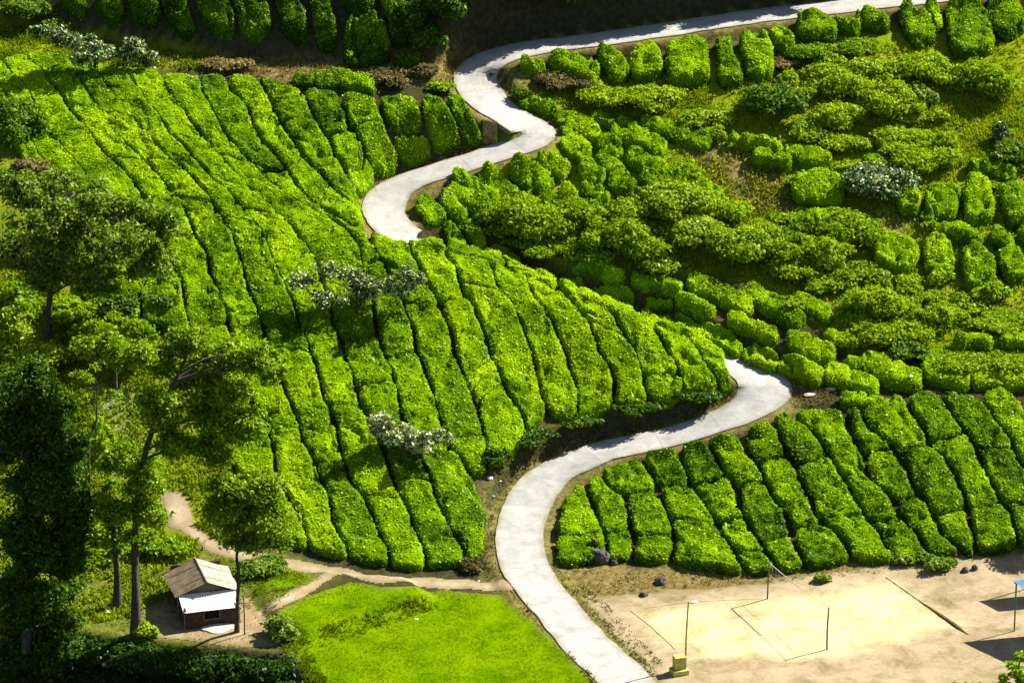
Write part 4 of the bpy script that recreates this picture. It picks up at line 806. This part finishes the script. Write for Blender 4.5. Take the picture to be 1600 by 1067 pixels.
tufts('lawn_grass', 'short bright grass blades of the lawn', [(LAWN, 20000, .09, .6, .38), ([(455,1000),(520,975),(580,955),(660,935),(690,950),(640,965),(540,1000),(480,1020)], 2600, .2, .6, .12), ([(440,1010),(480,1000),(510,1067),(480,1067)], 1500, .2, .6, .15), ([(375,885),(430,888),(505,903),(470,918),(400,934),(385,915)], 2500, .12, .5, .35)], M_GRASS)
tufts('hillside_grass', 'rough green grass between the scrub and hedges', [([(1110,150),(1240,75),(1620,60),(1620,560),(1330,545),(1180,440),(960,420),(770,350),(860,325),(1010,318),(1050,240)], 34000, .28, .7, .6), ([(820,130),(1110,125),(1120,190),(1060,205),(900,178),(850,150)], 6000, .24, .7, .45), ([(60,985),(120,870),(300,850),(500,885),(420,960),(220,960),(210,995)], 7000, .16, .7, .35), ([(1430,140),(1620,130),(1620,245),(1450,250)], 7000, .22, .6, .7),
    ([(-20,380),(130,480),(230,510),(300,600),(360,740),(430,850),(330,850),(220,960),(60,990),(-20,980)], 30000, .32, .7, .5)], M_GRASS)
tufts('strip_grass', 'rough grass on the strip above the big slope', [([(-60,30),(150,62),(350,92),(345,112),(230,105),(100,100),(-60,120)], 9000, .3, .7, .3)], M_GRASS)
tufts('dry_grass', 'dry straw coloured grass on verges and bare slopes', [([(1060,225),(1180,235),(1250,300),(1240,345),(1150,330)], 4500, .2, .8, .45), ([(220,86),(350,94),(700,86),(760,92),(700,135),(560,130),(330,114)], 5000, .2, .7, .6), ([(1180,80),(1260,65),(1290,95),(1200,150)], 2500, .2, .7, .4),
    ([(745,720),(850,690),(1000,660),(1140,600),(1160,620),(1000,690),(860,720),(790,790),(780,860),(800,920),(740,890),(765,800)], 9000, .18, .7, .4), ([(790,915),(860,960),(960,1067),(925,1067),(840,970)], 11000, .2, .7, .3), ([(868,905),(880,910),(915,940),(970,990),(1030,1055),(1015,1055),(955,992),(900,945)], 5000, .14, .7, .3), ([(900,915),(912,915),(960,955),(1000,1000),(1040,1040),(1028,1040),(985,1002),(945,958)], 2500, .14, .7, .3), ([(850,870),(900,890),(1100,895),(1300,878),(1500,860),(1600,850),(1600,875),(1400,892),(1200,912),(1000,925),(900,935),(960,1010),(1010,1067),(990,1067),(880,930)], 9000, .16, .7, .42),
    ([(700,95),(790,75),(720,100),(700,140),(760,200),(740,215),(690,150)], 2500, .16, .7, .5), ([(560,300),(620,265),(770,210),(770,232),(640,272),(580,300)], 2500, .16, .7, .4), ([(1230,590),(1310,615),(1300,630),(1240,640)], 1200, .12, .7, .7), ([(230,960),(470,960),(470,1010),(330,1015)], 700, .14, .7, .5)], M_STRAW)

# ------------------------------------------------------------------ hut
M_TIN = flat_mat('weathered_tin', (.18, .13, .075), (.33, .255, .16), 3.0, .7, .3, .2, .01)
M_TIN2 = flat_mat('pinkish_sunlit_tin', (.30, .24, .185), (.45, .38, .31), 3.0, .65, .35, .2, .01)  # right slope: own pinkish tone, plus sunlight put into the lighter colour
M_WHITE = flat_mat('white_sheet', (.52, .53, .56), (.66, .66, .68), 2.5, .6, .3, .2, .02)
M_WALL = flat_mat('red_mud_wall', (.035, .022, .016), (.085, .048, .034), 5, .9, .15, .4, .03)
M_WOOD = flat_mat('old_wood', (.085, .06, .035), (.19, .14, .085), 8, .85, .2, .4, .02)
M_BLACK = flat_mat('dark_opening', (.006, .006, .006), (.015, .013, .011), 5, .9, .1)
M_STONE = flat_mat('stone', (.035, .035, .03), (.12, .115, .10), 4, .9, .2, .6, .05)
M_PALE = flat_mat('pale_slab', (.34, .32, .26), (.52, .49, .42), 4, .9, .2, .5, .03)
hb = on_z(323, 908, 2.15); hb[2] = T(hb[0], hb[1]); hut = empty('hut', tuple(hb))
props(hut, 'small shack with weathered gable roof and white lean-to sheet under the trees', 'hut')
aX = A([.26, -.966, 0]); bX = A([.966, .26, 0]); zX = A([0, 0, 1.])           # towards the viewer, to the right, up
def hp(a, b, z): return aX*a+bX*b+zX*z
def corrugated(name, c0, ea, eb, up, mat, amp=.02, pitch=.11, parent=hut, thick=.008):
    """sheet from corner c0 along ea (down the slope) and eb (across the waves)"""
    nb = max(12, int(np.linalg.norm(eb)/pitch*6)); t = np.linspace(0, 1, nb); V = []
    for s in (0, .33, .66, 1):
        sag = -.012*math.sin(s*math.pi)
        for q in t: V.append(A(c0)+ea*s+eb*q+up*(amp*math.sin(q*np.linalg.norm(eb)/pitch*2*math.pi)+sag+.012*vnoise(A([s*3, q*4, amp*99+c0[0]]), 3)))
    V = A(V); W_ = V-up*thick; n = nb; i = (np.arange(3)[:, None]*n+np.arange(n-1)[None]).ravel(); Q = np.stack([i, i+1, i+n+1, i+n], -1)
    mb = MB().add(V, Q).add(W_, Q[:, ::-1]); return mb.build(name, mat, parent)
RZ, EZ = 2.15, 1.42; LEN = 3.4
for side, m in ((-1, M_TIN), (1, M_TIN2)):
    edge = hp(0, side*1.85, EZ-RZ); upn = unit(np.cross(aX, edge)*(-1 if side > 0 else 1)); upn = upn if upn[2] > 0 else -upn
    for k in range(4):
        w_ = LEN/4; corrugated('roof_sheet', hp(.12-k*w_-(w_+.05), 0, RZ+.01*(k % 2)), edge*(1+.02*(k % 2)), aX*(w_+.05), upn, m)
MB().tube([hp(.16, 0, RZ+.02), hp(-LEN-.05, 0, RZ+.02)], .05, 8).build('ridge_cap', M_TIN, hut)
mb = MB(); mb.box(hp(-LEN/2, -1.5, .72), aX*1.65, bX*.05, zX*.75); mb.build('side_wall', M_WALL, hut)
mb = MB(); mb.box(hp(-LEN/2, 1.5, .72), aX*1.65, bX*.05, zX*.75); mb.build('side_wall', M_WALL, hut)
mb = MB(); mb.box(hp(-LEN+.05, 0, .9), aX*.05, bX*1.45, zX*.95); mb.build('back_wall', M_WALL, hut)
g = MB(); g.add([hp(-.06, -1.45, 1.35), hp(-.06, 1.45, 1.35), hp(-.06, 0, 2.05), hp(-.12, -1.45, 1.35), hp(-.12, 1.45, 1.35), hp(-.12, 0, 2.05)], [(0,1,2),(5,4,3)]); g.build('gable', M_WOOD, hut)
# lean-to under the white sheet
LX = 1.25
for k in range(3):
    c0 = hp(-.02, -1.65+k*1.08, 1.5); corrugated('white_roof_sheet', c0, hp(LX+.12, 0, -.52), bX*1.12, unit(A([0, 0, 1])+aX*.4), M_WHITE, .012, .14)
for b_ in (-1.5, 1.5):
    MB().box(hp(LX/2, b_, .55), aX*LX/2, bX*.045, zX*.58).build('lean_to_wall', M_WALL, hut)
fw = MB().box(hp(LX, -1.0, .45), aX*.05, bX*.55, zX*.5).box(hp(LX, 1.0, .45), aX*.05, bX*.55, zX*.5).box(hp(LX, 0, .2), aX*.05, bX*.45, zX*.25).build('front_wall', M_WALL, hut)
wn = MB().box(hp(LX-.02, 0, .7), aX*.03, bX*.45, zX*.25).build('window', M_BLACK, hut)  # black panel fills the gap, painted as the unlit inside
for b_ in (-.45, .45): MB().box(hp(LX+.03, b_, .7), aX*.04, bX*.03, zX*.26).build('window_post', M_WOOD, wn)
MB().box(hp(LX+.06, 0, .44), aX*.09, bX*.5, zX*.02).build('counter', M_WOOD, hut)
for b_ in (-1.58, 1.58): MB().tube([hp(LX+.06, b_, -.05), hp(LX+.06, b_, 1.02)], .04, 7).build('post', M_WOOD, hut)
for b_ in (-1.7, 1.7): MB().tube([hp(.1, b_, -.05), hp(.1, b_, 1.45)], .045, 7).build('post', M_WOOD, hut)
def rock(name, u, v, rx, ry, rz, mat, label, cat, seed, group=None, rough=.35, sink=.25):
    c = hit1(u, v); V, F_ = ICO3; r = 1+rough*fbm(V*1.4+seed, 1, 3, seed)+.2*np.abs(fbm(V*3+seed, 1, 2, seed+3))
    P = V*r[:, None]*[rx, ry, rz]; P[:, 2] = np.maximum(P[:, 2], -rz*.5)+rz*(.5-sink)
    o = MB().add(P, F_).build(name, mat, None); o.location = (c[0], c[1], T(c[0], c[1])); return props(o, label, cat, group)
rock('stone_slab', 340, 980, .95, .8, .10, M_PALE, 'flat pale rock slab lying in front of the hut', 'rock', 4, rough=.3, sink=0)
rock('boulder', 938, 876, .55, .5, .62, M_STONE, 'grey boulder wedged under the lower field hedges', 'boulder', 7, 'boulders by the court')
rock('boulder', 1032, 911, .34, .3, .3, M_STONE, 'dark angular rock on the weedy court edge', 'boulder', 9, 'boulders by the court')
rock('boulder', 1006, 931, .24, .2, .22, M_STONE, 'small dark rock nearest the corner of the court', 'boulder', 12, 'boulders by the court')
rock('boulder', 960, 880, .22, .2, .2, M_STONE, 'small stone right of the boulder', 'boulder', 15, 'boulders by the court')
rock('boulder', 905, 878, .18, .2, .14, M_STONE, 'low stone left of the boulder', 'boulder', 18, 'boulders by the court')
rock('boulder', 1508, 893, .22, .2, .22, M_STONE, 'left rock of the pair at the far court edge', 'boulder', 21, 'boulders by the court')
rock('boulder', 1523, 890, .2, .18, .24, M_STONE, 'right rock of the pair at the far court edge', 'boulder', 24, 'boulders by the court')
rock('boulder', 88, 1000, .4, .3, .2, M_STONE, 'rock in the shade under the dark tree', 'boulder', 27)
rock('stone', 1265, 617, .35, .2, .08, M_PALE, 'pale flat stone on the bare hairpin verge', 'stone', 30)
rock('stone', 1298, 608, .3, .15, .07, M_PALE, 'pale stone at the edge of the hairpin verge', 'stone', 31)
def crumple(u, v, s, mat, label, h=0.0, seed=1):
    c = hit1(u, v, h); V, F_ = ICO2; P = V*(1+.8*fbm(V*2.2+seed, 1, 2, seed))[:, None]*[s, s*.8, s*.6]
    o = MB().add(P, F_).build('plastic_scrap', mat, None); o.location = (c[0], c[1], c[2]+s*.35); props(o, label, 'litter', 'litter on the verge')
M_BAGW = flat_mat('white_plastic', (.7, .7, .7), (.85, .85, .84), 4, .4, .5); M_BAGB = flat_mat('blue_plastic', (.10, .35, .55), (.2, .5, .65), 4, .4, .5)
crumple(766, 748, .16, M_BAGW, 'white plastic bag on the bank beside the road bend', seed=3)
crumple(771, 776, .10, M_BAGB, 'blue plastic scrap below the white bag', seed=5)
crumple(782, 752, .06, M_BAGW, 'white scrap near the road edge at the bend', seed=7)
crumple(748, 908, .07, M_BAGW, 'white scrap at the meeting of track and road', seed=9)
crumple(651, 968, .10, M_BAGW, 'white scrap on the lawn', seed=11)
crumple(776, 860, .06, M_BAGW, 'white scrap halfway along the road verge', seed=13)
crumple(1424, 588, .10, M_BAGW, 'pale scrap on the hedge line behind the lower field', .8, seed=15)
crumple(168, 958, .16, M_BAGW, 'white sack leaning by the short trunk', seed=17)
crumple(330, 1022, .12, M_BAGW, 'white scrap at the front of the yard', seed=19)
# crossed pole beside the slender tree
c = hit1(382, 992); pole = empty('crossed_pole', tuple(c)); props(pole, 'thin wooden pole with a crossbar beside the slender tree', 'pole')
MB().tube([(0, 0, -.1), (.02, 0, 1.1), (0, .02, 2.35)], [.045, .04, .03], 7).build('upright', M_WOOD, pole); MB().tube([(-.55, .02, 1.98), (0, -.03, 2.0), (.6, -.02, 2.04)], .025, 6).build('crossbar', M_WOOD, pole)
c = hit1(366, 972); st_ = empty('stake', tuple(c)); props(st_, 'short slanting stake leaning at the hut corner', 'stake'); MB().tube([(0, 0, -.1), (.03, 0, .6), (.05, .02, 1.2)], [.04, .035, .03], 6).build('shaft', M_WOOD, st_)

# ------------------------------------------------------------------ volleyball net, lamp pole, sheds
M_POST = flat_mat('net_post', (.05, .045, .03), (.12, .10, .05), 10, .8, .2); M_TAPE = flat_mat('net_tape', (.62, .60, .52), (.8, .78, .70), 10, .8, .2); M_CORD = flat_mat('net_cord', (.45, .42, .32), (.6, .56, .45), 10, .8, .2)
p1, p2 = hit1(1199, 936), hit1(1292, 1015)
net = empty('volleyball_net', tuple(p1)); props(net, 'sagging volleyball net between two thin posts on the court', 'net')
d12 = p2-p1; h1, h2 = 2.3, 2.62
MB().tube([(0, 0, -.2), (.02, 0, 1.2), (.06, .02, h1)], [.045, .04, .035], 8).build('post', M_POST, net)
MB().tube([d12-[0, 0, .2], d12+[-.01, 0, 1.3], d12+[.04, 0, h2]], [.05, .045, .04], 8).build('post', M_POST, net)
def sagline(a, b, s, n=18): t = np.linspace(0, 1, n)[:, None]; return A(a)*(1-t)+A(b)*t-A([0, 0, 1])*(4*s*t*(1-t))
top = sagline([.06, .02, h1-.03], d12+[.04, 0, h2-.05], .10); low = sagline([.04, .02, h1-.72], d12+[.04, 0, h2-.78], .16)
tp = MB()
for k in range(9): tp.box((top[k]+top[k+1])/2, (top[k+1]-top[k])/2, A([.01, -.01, 0]), A([0, 0, .035]))
tp.build('tape', M_TAPE, net); MB().tube(top, .014, 5).build('top_cord', M_CORD, net); MB().tube(low, .010, 5).build('bottom_cord', M_CORD, net)
ms = MB()
for k in range(1, 17): ms.tube([top[k], low[k]], .0022, 3, False)
for f in (.25, .5, .75): ms.tube(top*(1-f)+low*f, .0022, 3, False)
ms.build('mesh', M_CORD, net)
# scratched court lines: shallow earth ridges
M_LINE = flat_mat('court_line', (.10, .08, .035), (.20, .16, .08), 9, .95, .1)
court_lines = [([(985,955),(1015,978),(1055,1015)], .028, 'faint dark line scratched along the left end of the court'), ([(1000,952),(1080,941),(1190,936)], .02, 'faint dark line scratched along the far side of the court')]
for l, r, lab in court_lines:
    P = hit(*resample(l, 24).T)+[0, 0, .03]; P[:, :2] += .03*np.stack([fbm(P, 1.5, 2, 3), fbm(P, 1.5, 2, 4)], -1)
    props(MB().tube(P, r, 5).build('court_line', M_LINE, None), lab, 'court line', 'lines on the court')
P = hit(*resample([(1385,903),(1420,928),(1470,962),(1512,992)], 50).T); t = np.linspace(0, 1, 50)
mb = MB(); mb.tube(P+np.c_[.05*fbm(P, 1.2, 2, 1), .05*fbm(P, 1.2, 2, 2), .02+0*t], .04+.10*smooth((t-.3)/.5)*smooth((1.02-t)/.15)+.03*np.abs(fbm(P, 3, 2, 5)), 7)
props(mb.build('earth_ridge', flat_mat('shaded_gully_earth', (.05, .06, .015), (.13, .12, .04), 6, .95, .1, .6, .04), None), 'low grassy earth ridge in gully-shade colour marking the right end of the court', 'ridge')  # dark tones put the grassy gully's shadow into the ridge colour
M_YEL = flat_mat('yellow_paint', (.30, .28, .05), (.50, .47, .11), 3, .7, .3, .15, .01); M_YPOLE = flat_mat('pole_paint', (.22, .17, .03), (.40, .32, .08), 8, .7, .3)
c = hit1(1061, 1052); lamp = empty('lamp_pole', tuple(c)); lamp.rotation_euler = (0, 0, .32); props(lamp, 'yellow stepped plinth with a leaning pole and small lamp at the court corner', 'lamp pole')
def bevel_box(name, cx, cy, z0, z1, hx, hy, mat, parent, b=.03):
    me = bpy.data.meshes.new(name); import bmesh; bm = bmesh.new(); bmesh.ops.create_cube(bm, size=1)
    for v in bm.verts: v.co = (cx+v.co.x*2*hx, cy+v.co.y*2*hy, (z0+z1)/2+v.co.z*(z1-z0))
    bmesh.ops.bevel(bm, geom=bm.edges[:], offset=b, segments=2, affect='EDGES', profile=.6); bm.to_mesh(me); bm.free(); me.materials.append(mat); return link(name, me, parent)
bevel_box('lower_step', 0, 0, -.1, .32, .46, .4, M_YEL, lamp); bevel_box('upper_block', .04, .06, .32, 1.05, .32, .28, M_YEL, lamp)
MB().tube([(.52, .42, -.1), (.60, .55, 2.0), (.72, .62, 4.0)], [.06, .05, .04], 8).build('pole', M_YPOLE, lamp)
mb = MB().tube([(.72, .62, 3.9), (.95, .58, 3.86), (1.05, .55, 3.95)], .022, 6); mb.build('arm', M_YPOLE, lamp)
V, F_ = ICO2; MB().add(V*[.2, .12, .06]+[1.05, .55, 3.96], F_).build('lamp_head', M_BAGW, lamp)
# open shed with a blue roof at the picture edge, its neighbour beyond
M_BLUE = flat_mat('blue_tin', (.16, .30, .55), (.24, .42, .68), 3, .45, .5, .1, .01); M_GPOST = flat_mat('green_post', (.05, .12, .07), (.09, .18, .11), 8, .6, .3)
def shed(corner_px, h, e1, e2, label, posts, mat):
    """flat tin roof: corner at a pixel and height, edges e1 and e2"""
    c = on_z(corner_px[0], corner_px[1], h); g = T(c[0], c[1]); root = empty('open_shed', (c[0], c[1], g)); props(root, label, 'shed', 'open sheds beside the court')
    o = A([0, 0, h-g]); e1, e2 = A(e1), A(e2); upn = unit(np.cross(e1, e2)); upn = upn if upn[2] > 0 else -upn; n = 4
    for k in range(n): corrugated('roof_sheet', o+e1*(k/n)+upn*.008*(k % 2), e2, e1*(1.02/n), upn, mat, .018, .12, root)
    for a, b in posts:
        p = o+e1*a+e2*b; gz = T(c[0]+p[0], c[1]+p[1])-g; MB().tube([(p[0], p[1], gz-.1), (p[0], p[1], p[2]-.03)], .045, 8).build('post', M_GPOST, root)
    for b in (.05, .95): q = o+e2*b-upn*.06; MB().box(q+e1*.5, e1*.5, unit(e2)*.03, upn*.04).build('beam', M_GPOST, root)
shed((1582, 907), 2.95, (4.6, 1.15, .1), (1.9, -3.0, -.25), 'open shed with a blue tin roof on thin posts at the right edge', [(.02, .06), (.98, .06), (.04, .94), (.98, .94)], M_BLUE)
shed((1604, 846), 2.95, (4.2, 1.0, .1), (1.0, -1.35, -.1), 'second tin roofed shed behind the blue one, beyond the edge', [(.04, .08), (.98, .08), (.04, .92), (.98, .92)], M_BLUE)
